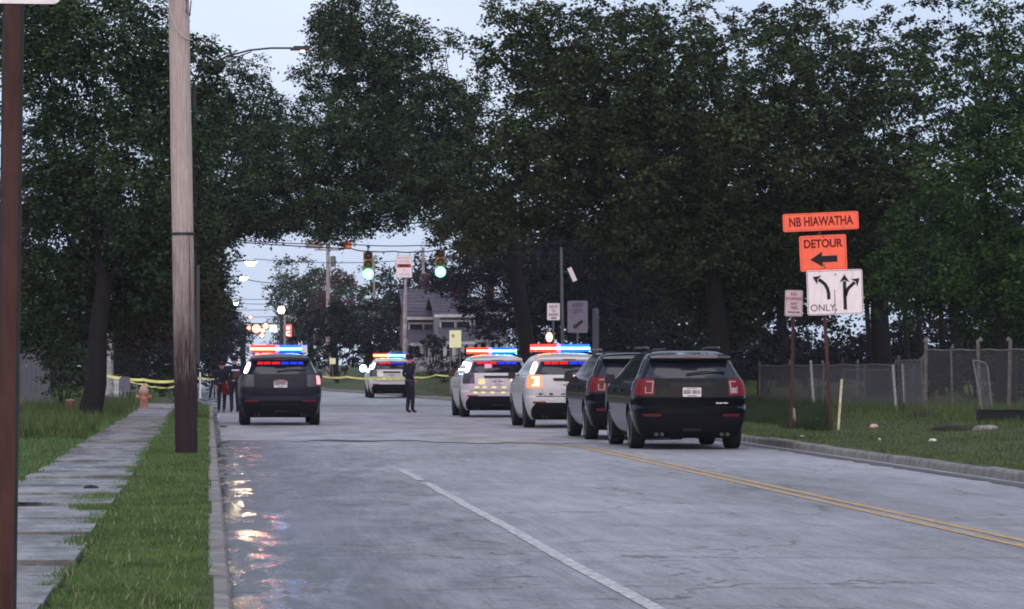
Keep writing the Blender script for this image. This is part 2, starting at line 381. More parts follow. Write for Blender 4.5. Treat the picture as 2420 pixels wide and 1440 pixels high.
# pavement slabs
walk = MB(); walk.box((-1.55, 60, 0.02), (1.2, 90, 0.04)); walk = tag(walk.build('sidewalk', M_dirt), kind='structure')
y = 16.5
while y < 118:
    ln = 1.36+random.uniform(-0.1, 0.1); gap = 0.05+0.09*random.random()
    tilt = Matrix.Rotation(random.uniform(-0.008, 0.008), 3, 'X') @ Matrix.Rotation(random.uniform(-0.01, 0.01), 3, 'Y')
    b = MB(); b.box((0, 0, 0), (1.26+random.uniform(-0.03, 0.03), ln-gap, 0.08), rot=tilt)
    xo = -1.57+ (float(kl(y))-0.15)
    b.build('paving_slab', M_walk, walk, loc=(xo, y+ln/2, 0.095+random.uniform(-0.018, 0.014))); y += ln

M_mud = mat('damp_mud', (0.035, 0.032, 0.025), 0.5, col2=(0.11, 0.10, 0.08), vscale=6, bump=.5, spec=.3); M_sand = mat('rusty_silt', (0.16, 0.11, 0.085), .7, col2=(.26, .20, .17), vscale=9)
def stain(cx, cy, rx, ry, seed, m, z=.156):
    b = MB(); n = 44; b.v.append((0, 0, 0))
    for k in range(n):
        a = 2*PI*k/n; q = 1+0.6*mnoise.noise((math.cos(a)*1.6+seed, math.sin(a)*1.6, seed*3.1))+0.35*mnoise.noise((math.cos(a)*6+seed, math.sin(a)*6, seed)); b.v.append((rx*q*math.cos(a), ry*q*math.sin(a), 0))
    b.f = [(0, 1+k, 1+(k+1) % n) for k in range(n)]; b.mi = [0]*n; b.build('mud_stain', m, walk, loc=(cx, cy, z), fixn=False)
# puddles: shallow water sheets
def ripple_water():
    m = mat('water', (0.02, 0.021, 0.022), 0.06, spec=0.8)
    N, K = nodes_of(m); b = N['Principled BSDF']; t = N.new('ShaderNodeTexCoord'); mpn = N.new('ShaderNodeMapping'); mpn.inputs['Scale'].default_value = (1, 1, 1)
    n = N.new('ShaderNodeTexNoise'); n.inputs['Scale'].default_value = 7; n.inputs['Detail'].default_value = 4
    bp = N.new('ShaderNodeBump'); bp.inputs['Strength'].default_value = 0.16; bp.inputs['Distance'].default_value = 0.02
    K.new(t.outputs['Object'], mpn.inputs[0]); K.new(mpn.outputs[0], n.inputs['Vector']); K.new(n.outputs['Fac'], bp.inputs['Height']); K.new(bp.outputs[0], b.inputs['Normal'])
    return m
M_water = ripple_water()
def puddle(cx, cy, rx, ry, z, seed, parent=None):
    b = MB(); n = 40; b.v.append((0, 0, 0))
    for k in range(n):
        a = 2*PI*k/n; q = 1+0.5*mnoise.noise((math.cos(a)*1.6+seed, math.sin(a)*1.6, seed*3.1))+0.22*mnoise.noise((math.cos(a)*5+seed, math.sin(a)*5, seed))
        b.v.append((rx*q*math.cos(a), ry*q*math.sin(a), 0))
    b.f = [(0, 1+k, 1+(k+1) % n) for k in range(n)]; b.mi = [0]*n
    o = b.build('puddle', M_water, loc=(cx, cy, z), fixn=False); tag(o, kind='structure'); return o
for i, (cx, cy, rx, ry) in enumerate([(-1.62, 20.8, 0.45, 0.16), (-1.85, 33.2, 0.22, 0.12)]):
    puddle(cx, cy, rx, ry, 0.150, i*2.3+9.1)

b = MB(); yy_ = np.arange(38, 85.5, .22); n = len(yy_)
for y_ in yy_:
    q = .30+.16*mnoise.noise((7.3, y_*.35, 0))+.12*mnoise.noise((9, y_*1.3, 0))
    for k in range(3): b.v.append((10.14-q*k/2, y_, .006))
b.f = [(i*3+j, (i+1)*3+j, (i+1)*3+j+1, i*3+j+1) for i in range(n-1) for j in range(2)]; b.mi = [0]*len(b.f)
b.build('gutter_silt', mat('dark_gutter_silt', (.022, .020, .020), .6, col2=(.11, .10, .10), vscale=3, bump=.4), road, fixn=False)

# ================================================================== GRASS
M_grass = mat('grass_blades', (0.034, 0.068, 0.024), 0.8, col2=(0.120, 0.190, 0.062), vscale=1.3, island=True, spec=0.08)
M_grass2 = mat('long_grass_blades', (0.026, 0.045, 0.016), 0.7, col2=(0.100, 0.130, 0.046), vscale=0.8, island=True, spec=0.08)
def blades(name, X, Y, Z, h, wd, m):
    n = len(X); a = RNG.uniform(0, 2*PI, n); lean = RNG.uniform(0.1, 0.75, n); la = RNG.uniform(0, 2*PI, n)
    hh = h*RNG.uniform(0.5, 1.3, n); ww = wd*RNG.uniform(0.6, 1.3, n)
    base = np.stack([X, Y, Z-0.01], 1); side = np.stack([np.cos(a)*ww, np.sin(a)*ww, np.zeros(n)], 1)
    tip = base+np.stack([np.cos(la)*lean*hh, np.sin(la)*lean*hh, hh], 1)
    v = np.empty((n, 3, 3)); v[:, 0] = base-side; v[:, 1] = base+side; v[:, 2] = tip
    return np_mesh(name, v.reshape(-1, 3), 3, m)
def LM_weed(): return mat('dark_weed_blades', (0.014, 0.022, 0.012), 0.8, col2=(0.040, 0.055, 0.026), vscale=.8, island=True, spec=.05)
def nz2(x, y, s=1.0, o=0.0):
    return (np.sin(x*2.1*s+o)+np.sin(y*1.7*s+1.3*o+x*0.6)+np.sin((x+y)*3.3*s+o*2))/3
def scatter(x0, x1, ya, yb, n, p=1.0):
    u = RNG.random(n); Y = np.exp(np.log(ya)+u*(np.log(yb)-np.log(ya))) if p else ya+u*(yb-ya)
    return RNG.uniform(x0, x1, n), Y
# verge between kerb and pavement, growing over the slab edges
X, Y = scatter(-1.75, 0.02, 16, 112, 260000)
edge = -0.98-0.10*nz2(X*0, Y, 2.0)-0.42*np.exp(-((Y-34.0)/2.6)**2)-0.12*np.exp(-((Y-26)/1.5)**2)+0.06*RNG.standard_normal(len(X))
edge = edge+(0.14*np.exp(-((Y-24.5)/1.8)**2))
kx = -0.01-0.03*nz2(X*0, Y, 3.1, 2)
k_ = (X > edge) & (X < kx+0.035*RNG.standard_normal(len(X))) & (nz2(X*3, Y, 2.3, 5)+.5*nz2(X*9, Y*3, 2.0, 1) > -.72+.25*RNG.random(len(X)))
g1 = blades('grass', X[k_], Y[k_], np.full(k_.sum(), 0.125), 0.026+0.00045*Y[k_], 0.0026+0.00006*Y[k_], M_grass); tag(g1, 'short green grass of the strip between kerb and pavement', 'grass', kind='stuff')
gd = blades('dry_grass', X[k_][::70], Y[k_][::70], np.full(len(X[k_][::70]), 0.13), 0.055, 0.004+0.00008*Y[k_][::70], mat('dry_grass_blades', (.14, .13, .06), .8, col2=(.30, .28, .17), vscale=3, island=True, spec=.05)); tag(gd, 'scattered dry straw-coloured blades in the kerb grass strip', 'grass', kind='stuff')
# lawn left of the pavement
X, Y = scatter(-9.0, -2.05, 30, 170, 160000)
k_ = (X < -2.19+0.10*nz2(X*0, Y, 1.7, 1)+0.05*RNG.standard_normal(len(X))) & (X > -0.058*Y-0.4)
hh = 0.06+0.10*sst(60, 75, Y[k_])
g2 = blades('grass', X[k_], Y[k_], tz(X[k_], Y[k_]), hh, 0.004+0.00008*Y[k_], M_grass); tag(g2, 'lawn of damp green grass left of the pavement', 'grass', kind='stuff')
# right verge
X, Y = scatter(10.3, 26, 42, 230, 210000)
k_ = (X > kr(Y)+0.17+0.05*RNG.standard_normal(len(X))) & (X < 0.243*Y+0.5) & (nz2(X, Y, 0.45, 4) > -0.72+0.3*RNG.random(len(X)))
hh = 0.06+0.16*sst(3.5, 7.5, X[k_]-kr(Y[k_]))+0.05*np.clip(nz2(X[k_], Y[k_], 0.7), 0, 1)
g3 = blades('grass', X[k_], Y[k_], tz(X[k_], Y[k_]), hh, 0.005+0.00006*Y[k_], M_grass2); tag(g3, 'unmown grass of the right verge below the chain-link fence', 'grass', kind='stuff')
X, Y = scatter(11.8, 16.5, 66, 120, 42000)
k_ = (X < 0.178*Y+.3) & (X > 12.3+.5*nz2(X, Y, .6))
g5 = blades('weeds', X[k_], Y[k_], tz(X[k_], Y[k_]), 0.24+.12*nz2(X[k_], Y[k_], 1.1), 0.010, LM_weed()); tag(g5, 'dark tall weeds between the sign posts and the low fence', 'weeds', kind='stuff')
# grassy tufts in the slab joints and against the left trunk
X, Y = scatter(-5.5, -1.9, 62, 125, 26000); Yt = 84+30*RNG.random(len(X))
k_ = (np.abs(nz2(X, Y, 0.8, 2)) > 0.25) & (X < -2.25)
g4 = blades('weeds', X[k_], Y[k_], tz(X[k_], Y[k_]), 0.30, 0.011, M_grass2); tag(g4, 'tall weeds growing around the foot of the left street tree', 'weeds', kind='stuff')

# ================================================================== TREES
LM = {
 'a': leafmat('leaf_dark_green', (0.011, 0.020, 0.012), (0.050, 0.074, 0.032)),
 'b': leafmat('leaf_olive', (0.011, 0.018, 0.010), (0.054, 0.073, 0.029)),
 'c': leafmat('leaf_fresh_green', (0.012, 0.025, 0.010), (0.052, 0.090, 0.028)),
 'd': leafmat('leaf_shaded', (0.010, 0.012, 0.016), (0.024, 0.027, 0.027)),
 'p': leafmat('leaf_purple', (0.045, 0.026, 0.03), (0.085, 0.045, 0.05)),
}
M_bark = mat('bark', (0.006, 0.005, 0.006), 0.9, col2=(0.018, 0.014, 0.015), vscale=6, bump=0.9, bscale=14, stretch=(3, 3, 0.6))
def leaf_cloud(blobs, lsize):
    """blobs: (centre, rx, ry, rz, leaves, hole) -> quad leaves on drooping sprays"""
    out = []; clumps = []
    for (c, rx, ry, rz, nl, cs) in blobs:
        per = 54; ncl = max(3, int(nl/per))
        u = RNG.standard_normal((ncl, 3)); u /= np.linalg.norm(u, axis=1)[:, None]
        rr = RNG.random(ncl)**0.45*(1+0.22*nz2(u[:, 0]*3, u[:, 2]*3, 1.0, c[0]))
        cc = np.array(c)+u*rr[:, None]*np.array([rx, ry, rz]); clumps.append(cc)
        nt_ = 6                                     # twigs per clump
        tw = RNG.standard_normal((ncl, nt_, 3))+u[:, None, :]*0.9; tw[:, :, 2] = tw[:, :, 2]*0.45-0.12
        tw /= np.linalg.norm(tw, axis=2)[:, :, None]
        tl = cs*RNG.uniform(0.5, 1.15, (ncl, nt_, 1))
        k = per//nt_+1
        s = RNG.random((ncl, nt_, k, 1))
        pos = cc[:, None, None, :]+tw[:, :, None, :]*tl[:, :, None, :]*s+RNG.standard_normal((ncl, nt_, k, 3))*cs*0.13
        pos[..., 2] -= (s[..., 0]**2)*cs*0.22
        d = tw[:, :, None, :]*0.8+RNG.standard_normal((ncl, nt_, k, 3))*0.7; d[..., 2] = d[..., 2]*.55-.18
        pos = pos.reshape(-1, 3); d = d.reshape(-1, 3); d /= np.linalg.norm(d, axis=1)[:, None]
        q = RNG.standard_normal((len(d), 3))*.75; q[:, 2] += .8; sd = np.cross(d, q); sd /= np.linalg.norm(sd, axis=1)[:, None]+1e-6
        ls = lsize*RNG.uniform(0.5, 1.25, (len(d), 1))
        v = np.empty((len(d), 4, 3)); v[:, 0] = pos; v[:, 1] = pos+d*ls*0.45+sd*ls*0.30; v[:, 2] = pos+d*ls; v[:, 3] = pos+d*ls*0.45-sd*ls*0.30
        out.append(v)
    return np.concatenate(out), np.concatenate(clumps)
def tree(label, X, Y, tr, th, blobs, m='a', lsize=0.124, cat='tree', group=None, name='street_tree', twigs=26, base_z=None, lean=(0, 0), cs=0.46, dens=1450, flare=1.5):
    """blobs in photo pixels at a distance: (px, py, rpx, rpy, d, depth, density factor)"""
    z0 = float(tz(np.array(X), np.array(Y))) if base_z is None else base_z
    root = thing(name, label, cat, (X, Y, z0), group=group); O = Vector((X, Y, z0))
    B = []
    for q in blobs:
        px, py, rx, ry, d, dep = q[:6]; k = q[6] if len(q) > 6 else 1.0
        c = P(px, py, d)-O; a, b_ = rx*d/F, ry*d/F
        B.append((tuple(c), a, dep, b_, dens*k*PI*a*b_, cs))
    V, cl = leaf_cloud(B, lsize)
    top = Vector((lean[0], lean[1], th))
    pts = [Vector((0, 0, -0.15)), Vector((0, 0, 0.25)), top*0.25+Vector((0.05, 0, 0)), top*0.6+Vector((-0.04, 0.03, 0)), top]
    MB().tube(pts, [tr*flare, tr*1.15, tr, tr*0.88, tr*0.8], n=12).build('trunk', M_bark, root, smooth=True, ang=80)
    for i, (c, a, dep, b_, nl, _) in enumerate(B):
        c = Vector(c); s = top*random.uniform(0.72, 0.98); mid = s.lerp(c, 0.45)+Vector((random.uniform(-.3, .3), random.uniform(-.3, .3), -0.08*(c-s).length if c.z > s.z else 0.25))
        r0 = tr*random.uniform(0.22, 0.34)*(1.0 if c.z > s.z+1.2 else .42)
        lb = MB(); lb.tube([s, s.lerp(mid, 0.5)+Vector((0, 0, 0.1)), mid, mid.lerp(c, 0.6), c], [r0, r0*.85, r0*.65, r0*.42, r0*.22], n=7)
        ok = [q for q in cl if abs(q[0]-c.x) < a and abs(q[2]-c.z) < b_ and abs(q[1]-c.y) < dep]
        for q in random.sample(ok, min(len(ok), max(4, int(twigs/ max(1, len(B)**0.5))))):
            q = Vector(q); st = mid.lerp(c, random.uniform(0.1, 1.0)); mm = st.lerp(q, 0.5)+Vector((random.uniform(-.2, .2), 0, random.uniform(0, .25)))
            lb.tube([st, mm, q], [r0*.26, r0*.16, 0.012], n=4)
        lb.build('limb', M_bark, root, smooth=True, ang=80)
    cr_ = np_mesh('crown', V.reshape(-1, 3), 4, LM[m], root)
    return root

# left street tree whose trunk stands by the pavement
tree('large dark street tree with a thick leaning trunk beside the left pavement', -2.9, 84, 0.26, 3.6, [
  (230, 120, 230, 200, 86, 3.5), (120, 420, 130, 230, 86, 3.0), (330, 420, 190, 230, 85, 3.2), (250, 690, 200, 120, 87, 2.6, .9), (110, 690, 90, 110, 87, 2, .9),
  (420, 640, 120, 150, 86, 2.3), (430, 220, 110, 170, 87, 2.4, .9), (90, 60, 110, 150, 86, 3), (110, 790, 100, 60, 92, 1.4, .9), (330, 770, 110, 60, 90, 1.4, .9)], 'a', lean=(0.35, 0.2), flare=1.35)
tree('street tree arching over the left lane, its trunk behind the wooden pole', -0.98, 119, 0.24, 6.6, [
  (560, 470, 130, 120, 119, 2.5), (700, 420, 150, 140, 117, 2.6), (610, 300, 130, 110, 120, 2.6, .8), (480, 600, 70, 130, 121, 2), (485, 740, 50, 80, 122, 1.8),
  (520, 130, 80, 90, 119, 2, .16), (480, 300, 70, 150, 119, 2, .8), (620, 190, 70, 50, 119, 1.5, .25), (520, 520, 60, 70, 118, 1.5), (645, 515, 70, 42, 117, 1.5), (522, 700, 22, 60, 120, 1.0, .8), (760, 510, 70, 50, 117, 1.6)], 'a', lean=(0.5, 0.5))
tree('tall broadleaf tree filling the middle above the traffic signals', 11.6, 122, 0.30, 7.6, [
  (860, 130, 140, 140, 118, 3), (950, 260, 170, 130, 118, 3), (830, 330, 150, 120, 116, 2.8), (960, 400, 150, 100, 116, 2.6), (1060, 420, 120, 120, 118, 2.6), (800, 60, 60, 110, 118, 2),
  (1000, 100, 100, 60, 119, 2, .5), (860, 470, 140, 60, 115, 2, .75), (930, 510, 70, 32, 115, 1.2, .55), (1090, 270, 80, 100, 118, 2, .6), (720, 200, 40, 50, 118, 1, .4), (820, 540, 90, 35, 115, 1.2, .9), (1065, 520, 60, 36, 116, 1.2, .6)], 'a', lean=(-1.0, -0.3))
tree('spreading tree rising behind the two black vehicles', 14.6, 97, 0.27, 6.4, [
  (1300, 330, 190, 170, 96, 3.2), (1480, 420, 210, 170, 97, 3.4), (1270, 130, 130, 120, 97, 2.6, .8), (1450, 200, 190, 150, 96, 3, .8), (1650, 300, 180, 180, 96, 3.2, .9),
  (1200, 500, 160, 90, 98, 2.6), (1600, 530, 200, 140, 97, 3), (1400, 40, 160, 90, 96, 2.4, .33), (1180, 30, 50, 40, 97, 1.2, .5), (1640, 90, 160, 110, 96, 2.6, .36), (1110, 560, 80, 50, 99, 1.6, .8)], 'b', lean=(-0.4, 0), lsize=0.134)

tree('low-hanging dark tree above the white sign at the far kerb', 15.2, 160, 0.28, 3.6, [
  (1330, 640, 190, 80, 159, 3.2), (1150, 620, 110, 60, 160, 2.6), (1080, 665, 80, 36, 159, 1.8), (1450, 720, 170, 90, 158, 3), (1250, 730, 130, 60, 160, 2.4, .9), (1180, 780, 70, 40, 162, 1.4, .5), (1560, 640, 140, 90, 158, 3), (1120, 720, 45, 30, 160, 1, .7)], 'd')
tree('wide green tree behind the orange detour signs', 19.5, 99, 0.30, 4.2, [
  (1880, 330, 200, 190, 98, 3.2), (1800, 560, 200, 150, 99, 3), (2000, 600, 190, 110, 100, 2.8), (1900, 90, 190, 120, 98, 2.6, .30), (2080, 220, 150, 170, 98, 2.6, .42), (2090, 440, 150, 150, 98, 2.8), (1700, 700, 160, 100, 101, 2.6), (1960, 720, 110, 50, 101, 1.6, .16)], 'b', lsize=0.134)
tree('bright green tree at the far right behind the tall fence posts', 19.6, 84, 0.26, 3.8, [
  (2330, 380, 150, 170, 84, 2.8), (2250, 600, 170, 120, 85, 2.6, .9), (2400, 640, 120, 110, 84, 2.4), (2300, 120, 170, 130, 84, 2.6, .32), (2440, 200, 90, 160, 84, 2.4, .7), (2120, 690, 90, 70, 86, 1.6, .4), (2380, 770, 120, 60, 85, 1.8, .8)], 'c')
for i, (px, d, lb) in enumerate([(1500, 150, 'tree deeper in the grove, left of the detour signs'), (1850, 140, 'tree deeper in the grove, directly behind the detour signs'), (2260, 128, 'tree deeper in the grove, at the far right')]):
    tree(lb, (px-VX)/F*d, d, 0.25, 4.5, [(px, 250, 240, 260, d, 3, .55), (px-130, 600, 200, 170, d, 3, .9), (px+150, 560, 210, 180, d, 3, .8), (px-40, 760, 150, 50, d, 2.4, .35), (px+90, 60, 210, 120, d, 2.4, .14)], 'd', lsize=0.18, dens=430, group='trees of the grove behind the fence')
# slender trunks between the grove trees
M_fol = 'd'
for i, (px, d, h_, lb) in enumerate([(2140, 108, 5.5, 'thin bare trunk left of the tall fence post'), (2172, 112, 5.5, 'thin trunk in the gap of light above the fence'), (2226, 104, 5.0, 'dark trunk just right of the gap of light'), (1795, 118, 5.0, 'slim trunk right of the nearest black vehicle'), (2052, 110, 5, 'thin trunk right of the lane sign'), (2385, 98, 5, 'slim trunk above the right end of the fence')]):
    d = float(d); X_ = (px-VX)/F*d
    tree(lb, X_, d, 0.09, h_, [(px, 640, 60, 60, d, 1.2, .5), (px+30, 520, 70, 60, d, 1.2, .5)], 'd', group='saplings in the grove', name='sapling', flare=1.1, twigs=8)
# undergrowth bushes
def bush(label, px, py, rx, ry, d, m='d', dep=1.2, k=1.0, lsize=0.12, group=None, name='bush', cat='bush', dens=900):
    c = P(px, py, d); zb = float(tz(np.array(c.x), np.array(d))); root = thing(name, label, cat, (c.x, d, zb), group=group)
    rx_, rz_ = rx*d/F, ry*d/F; cc = Vector((0, 0, c.z-zb))
    V, cl = leaf_cloud([(tuple(cc), rx_, dep, rz_, dens*k*PI*rx_*rz_, 0.35)], lsize)
    V[..., 2] = np.maximum(V[..., 2], -0.02)
    b = MB()
    for i in range(6):
        q = Vector(cl[random.randrange(len(cl))]); b.tube([(random.uniform(-.15, .15), random.uniform(-.15, .15), -0.05), q*0.5, q], [0.03, 0.02, 0.008], n=5)
    b.build('stem', M_bark, root); np_mesh('foliage', V.reshape(-1, 3), 4, LM[m], root); return root
gu = 'undergrowth bushes behind the chain-link fence'
for i, (px, py, rx, ry, d, lb) in enumerate([
  (1800, 840, 90, 60, 108, 'dark bush behind the low fence, right beside the nearest black vehicle'), (1930, 850, 100, 50, 110, 'dark bush behind the low fence, between the two sign posts'),
  (2060, 870, 90, 45, 106, 'dark bush right of the sign posts behind the fence'), (2190, 880, 90, 60, 97, 'bush behind the tallest fence post'), (2300, 860, 90, 80, 96, 'bush behind the leaning gate panel'),
  (2420, 880, 90, 90, 94, 'bush at the right end of the fence'), (1640, 790, 120, 60, 122, 'dark bush above the roof of the nearest black vehicle'), (1480, 800, 110, 60, 128, 'dark bush above the second black vehicle')]):
    bush(lb, px, py, rx, ry, d, group=gu, dep=1.6, dens=700)
bush('low shrub under the left tree beside the pale fence panel', 150, 860, 60, 70, 100, 'a')
bush('dark hedge clump behind the left tree trunk', 300, 800, 90, 80, 140, 'd', dep=2)
bush('dark hedge clump left of the wooden pole', 385, 830, 60, 55, 150, 'd', dep=2)
bush('low green hedge under the tape left of the wooden pole', 375, 905, 40, 26, 150, 'a', dep=1)
bush('scraggly shrub beside the two standing figures', 500, 800, 40, 90, 150, 'd', dep=2, k=.8)
bush('round dark bush left of the far white vehicle', 800, 790, 110, 85, 215, 'd', dep=4, lsize=0.2, dens=420)
bush('dark bush right behind the far white vehicle', 900, 790, 80, 90, 225, 'd', dep=4, lsize=0.2, dens=420)
bush('small clipped bush in front of the house porch', 1050, 868, 60, 22, 172, 'd', dep=1, lsize=0.1)
def woods(label, blobs, dens=170, ls=.28, m='d'):
    B_ = []
    for px, py, rx, ry, d, dep in blobs:
        a, c_ = rx*d/F, ry*d/F; B_.append((tuple(P(px, py, d)), a, dep, c_, dens*PI*a*c_, 1.0))
    V, cl = leaf_cloud(B_, ls); V[..., 2] = np.maximum(V[..., 2], .05); tag(np_mesh('woods', V.reshape(-1, 3), 4, LM[m]), label, 'woods', kind='stuff')
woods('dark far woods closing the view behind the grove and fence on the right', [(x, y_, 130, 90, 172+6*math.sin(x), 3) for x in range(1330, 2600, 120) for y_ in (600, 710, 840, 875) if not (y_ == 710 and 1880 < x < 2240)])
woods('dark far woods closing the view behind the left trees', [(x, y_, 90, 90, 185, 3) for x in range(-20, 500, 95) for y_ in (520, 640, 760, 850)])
bush('dark shrub hiding the porch steps of the tall-roofed house', 1018, 812, 28, 30, 184, 'd', dep=1.4, lsize=.16, dens=600)
bush('dark shrub left of the porch of the tall-roofed house', 968, 835, 24, 30, 182, 'd', dep=1.2, lsize=.16, dens=500)
bush('dark bushes behind the two bright posts of the yellow-green sign', 1100, 850, 50, 30, 170, 'd', dep=1.2, lsize=.14, dens=700)
# distant trees along the street
M_far = 'a'
def fartree(label, px, base_d, blobs, m='a', **k):
    return tree(label, (px-VX)/F*base_d, base_d, 0.3, 4.0, blobs, m, lsize=0.26, dens=230, cs=0.9, name='distant_tree', twigs=8, group='distant trees along the street', **k)
fartree('tall round tree in the distance left of the signals', 735, 300, [(700, 680, 62, 75, 300, 4), (770, 690, 70, 70, 300, 4), (740, 770, 90, 70, 300, 4)], 'a')
fartree('purple-leaved tree in the distance behind the thin poles', 790, 270, [(795, 690, 45, 60, 270, 3), (800, 760, 70, 60, 270, 3)], 'p')
fartree('leafy tree in the distance below the left signal', 870, 250, [(870, 740, 80, 75, 250, 3.5), (930, 760, 70, 90, 250, 3.5), (905, 660, 45, 45, 250, 2, .6)], 'a')
fartree('tree in the distance behind the hanging white sign', 985, 240, [(1010, 640, 50, 50, 240, 2.5, .6), (960, 680, 50, 50, 240, 2.5), (1060, 680, 50, 50, 240, 2.5)], 'd')
fartree('tree in the distance on the left kerb', 520, 230, [(500, 760, 60, 80, 230, 3), (545, 790, 40, 60, 235, 3), (470, 680, 60, 90, 228, 3)], 'd')
fartree('last tree in the distance on the left, beside the red signals', 575, 330, [(572, 800, 32, 42, 330, 3), (545, 770, 40, 60, 330, 3)], 'd')
fartree('last tree in the distance on the right, above the warm lamp', 690, 380, [(690, 770, 40, 50, 380, 3), (655, 810, 20, 30, 380, 2)], 'd')

# ================================================================== POLES AND SIGNS
def M(n): return MATS[n]
M_steel = mat('galvanised_steel', (0.13, 0.135, 0.14), 0.55, metal=0.3, var=0.25, vscale=9)
M_dsteel = mat('weathered_steel', (0.035, 0.035, 0.04), 0.6, metal=0.3, var=0.3)
M_rust = mat('rusty_brown_post', (0.035, 0.016, 0.014), 0.7, col2=(0.085, 0.040, 0.034), vscale=5, bump=0.3, stretch=(3, 3, 0.5))
M_black = mat('black_sign_ink', (0.016, 0.014, 0.014), 0.6)
M_dred = mat('dark_red_ink', (0.14, 0.012, 0.010), 0.6)
M_faint = mat('faded_red_ink', (0.42, 0.20, 0.22), 0.6, var=0.2, vscale=30)
M_orange = mat('orange_sign_sheeting', (1.0, 0.115, 0.045), 0.42, var=0.10, vscale=5, emis=None)
M_wsign = mat('white_sign_sheeting', (0.82, 0.72, 0.73), 0.5, var=0.06, vscale=4)
M_psign = mat('faded_pink_white_sheeting', (0.66, 0.54, 0.56), 0.5, var=0.08, vscale=6)
M_ysign = mat('fluorescent_yellow_sheeting', (0.90, 0.90, 0.50), 0.4, var=0.05)
M_alu = mat('sign_back_aluminium', (0.33, 0.33, 0.34), 0.45, metal=0.5, var=0.1)
M_wire = mat('black_cable', (0.02, 0.02, 0.025), 0.6)

def polemat():
    m = mat('weathered_pole_wood', (0.30, 0.235, 0.215), 0.85, var=0.1)
    N, K = nodes_of(m); b = N['Principled BSDF']; t = N.new('ShaderNodeTexCoord')
    for l in list(b.inputs['Base Color'].links): K.remove(l)
    def ns(sc_, st, det=6):
        a = N.new('ShaderNodeMapping'); a.inputs['Scale'].default_value = st; K.new(t.outputs['Object'], a.inputs[0])
        n = N.new('ShaderNodeTexNoise'); n.inputs['Scale'].default_value = sc_; n.inputs['Detail'].default_value = det; n.inputs['Roughness'].default_value = .7; K.new(a.outputs[0], n.inputs['Vector']); return n.outputs['Fac']
    g = ns(14, (3, 3, 0.16)); s = ns(1.6, (2.5, 2.5, 0.5)); f = ns(60, (2, 2, 0.3))
    r = N.new('ShaderNodeValToRGB'); e = r.color_ramp.elements; e[0].position = .32; e[0].color = (0.26, .20, .18, 1); e[1].position = .62; e[1].color = (.50, .41, .375, 1)
    ad = N.new('ShaderNodeMath'); ad.operation = 'MULTIPLY_ADD'; K.new(f, ad.inputs[0]); ad.inputs[1].default_value = .3; 
    ml = N.new('ShaderNodeMath'); ml.operation = 'MULTIPLY'; K.new(g, ml.inputs[0]); ml.inputs[1].default_value = .7; K.new(ml.outputs[0], ad.inputs[2]); K.new(ad.outputs[0], r.inputs[0])
    # preservative stain soaked into the lower pole, ragged upper limit
    sp = N.new('ShaderNodeSeparateXYZ'); K.new(t.outputs['Object'], sp.inputs[0])
    a2 = N.new('ShaderNodeMath'); a2.operation = 'MULTIPLY_ADD'; K.new(s, a2.inputs[0]); a2.inputs[1].default_value = 3.2; K.new(sp.outputs[2], a2.inputs[2])
    a3 = N.new('ShaderNodeMath'); a3.operation = 'MULTIPLY_ADD'; K.new(g, a3.inputs[0]); a3.inputs[1].default_value = 2.6; K.new(a2.outputs[0], a3.inputs[2])
    mr = N.new('ShaderNodeMapRange'); mr.inputs['From Min'].default_value = 3.9; mr.inputs['From Max'].default_value = 6.6; K.new(a3.outputs[0], mr.inputs['Value'])
    mx_ = N.new('ShaderNodeMix'); mx_.data_type = 'RGBA'; K.new(mr.outputs[0], mx_.inputs[0]); mx_.inputs[6].default_value = (.028, .016, .020, 1); K.new(r.outputs[0], mx_.inputs[7]); K.new(mx_.outputs[2], b.inputs['Base Color'])
    bp = N.new('ShaderNodeBump'); bp.inputs['Strength'].default_value = .7; bp.inputs['Distance'].default_value = .02; K.new(g, bp.inputs['Height']); K.new(bp.outputs[0], b.inputs['Normal'])
    return m
t = thing('utility_pole', 'tall weathered wooden utility pole standing in the grass strip by the left kerb', 'utility pole', (-0.335, 51.8, 0.1))
b = MB(); pts = [Vector((-0.118*z/6.9, 0, z)) for z in np.linspace(-0.2, 12, 26)]
b.tube(pts, [0.172-0.0022*z+0.002*math.sin(z*3) for z in np.linspace(0, 12, 26)], n=20); b.build('shaft', polemat(), t, smooth=True, ang=70)
b = MB(); cx = [(-0.29, -0.19, 6.95), (-0.245, -0.2, 6.72), (-0.17, -0.2, 6.5), (-0.07, -0.2, 6.36), (0.02, -0.17, 6.31), (0.09, -0.03, 6.31)]
b.tube(cx, 0.011, n=6); b.build('cable', mat('grey_cable', (0.42, 0.38, 0.36), 0.6), t, smooth=True)
b = MB(); b.tube([(0.02, -0.18, 7.1), (0.005, -0.19, 6.9), (0.0, -0.19, 6.72), (0.05, -0.17, 6.66), (0.07, -0.13, 6.9)], 0.010, n=6); b.tube([(0.05, -0.165, 3.4), (0.052, -0.17, 1.6), (0.1, -0.165, 0.1)], 0.006, n=5); b.build('cable', M_dsteel, t, smooth=True)
b = MB(); b.box((0.175, 0.0, 2.15), (0.05, 0.10, 1.5)); b.build('conduit_cover', mat('grey_plastic', (0.05, 0.05, 0.055), 0.6), t)
b = MB(); b.lathe([(0.176, 3.35), (0.179, 3.36), (0.179, 3.38), (0.176, 3.39)], (-0.055, 0, 0)); b.build('band', M_dsteel, t, smooth=True)

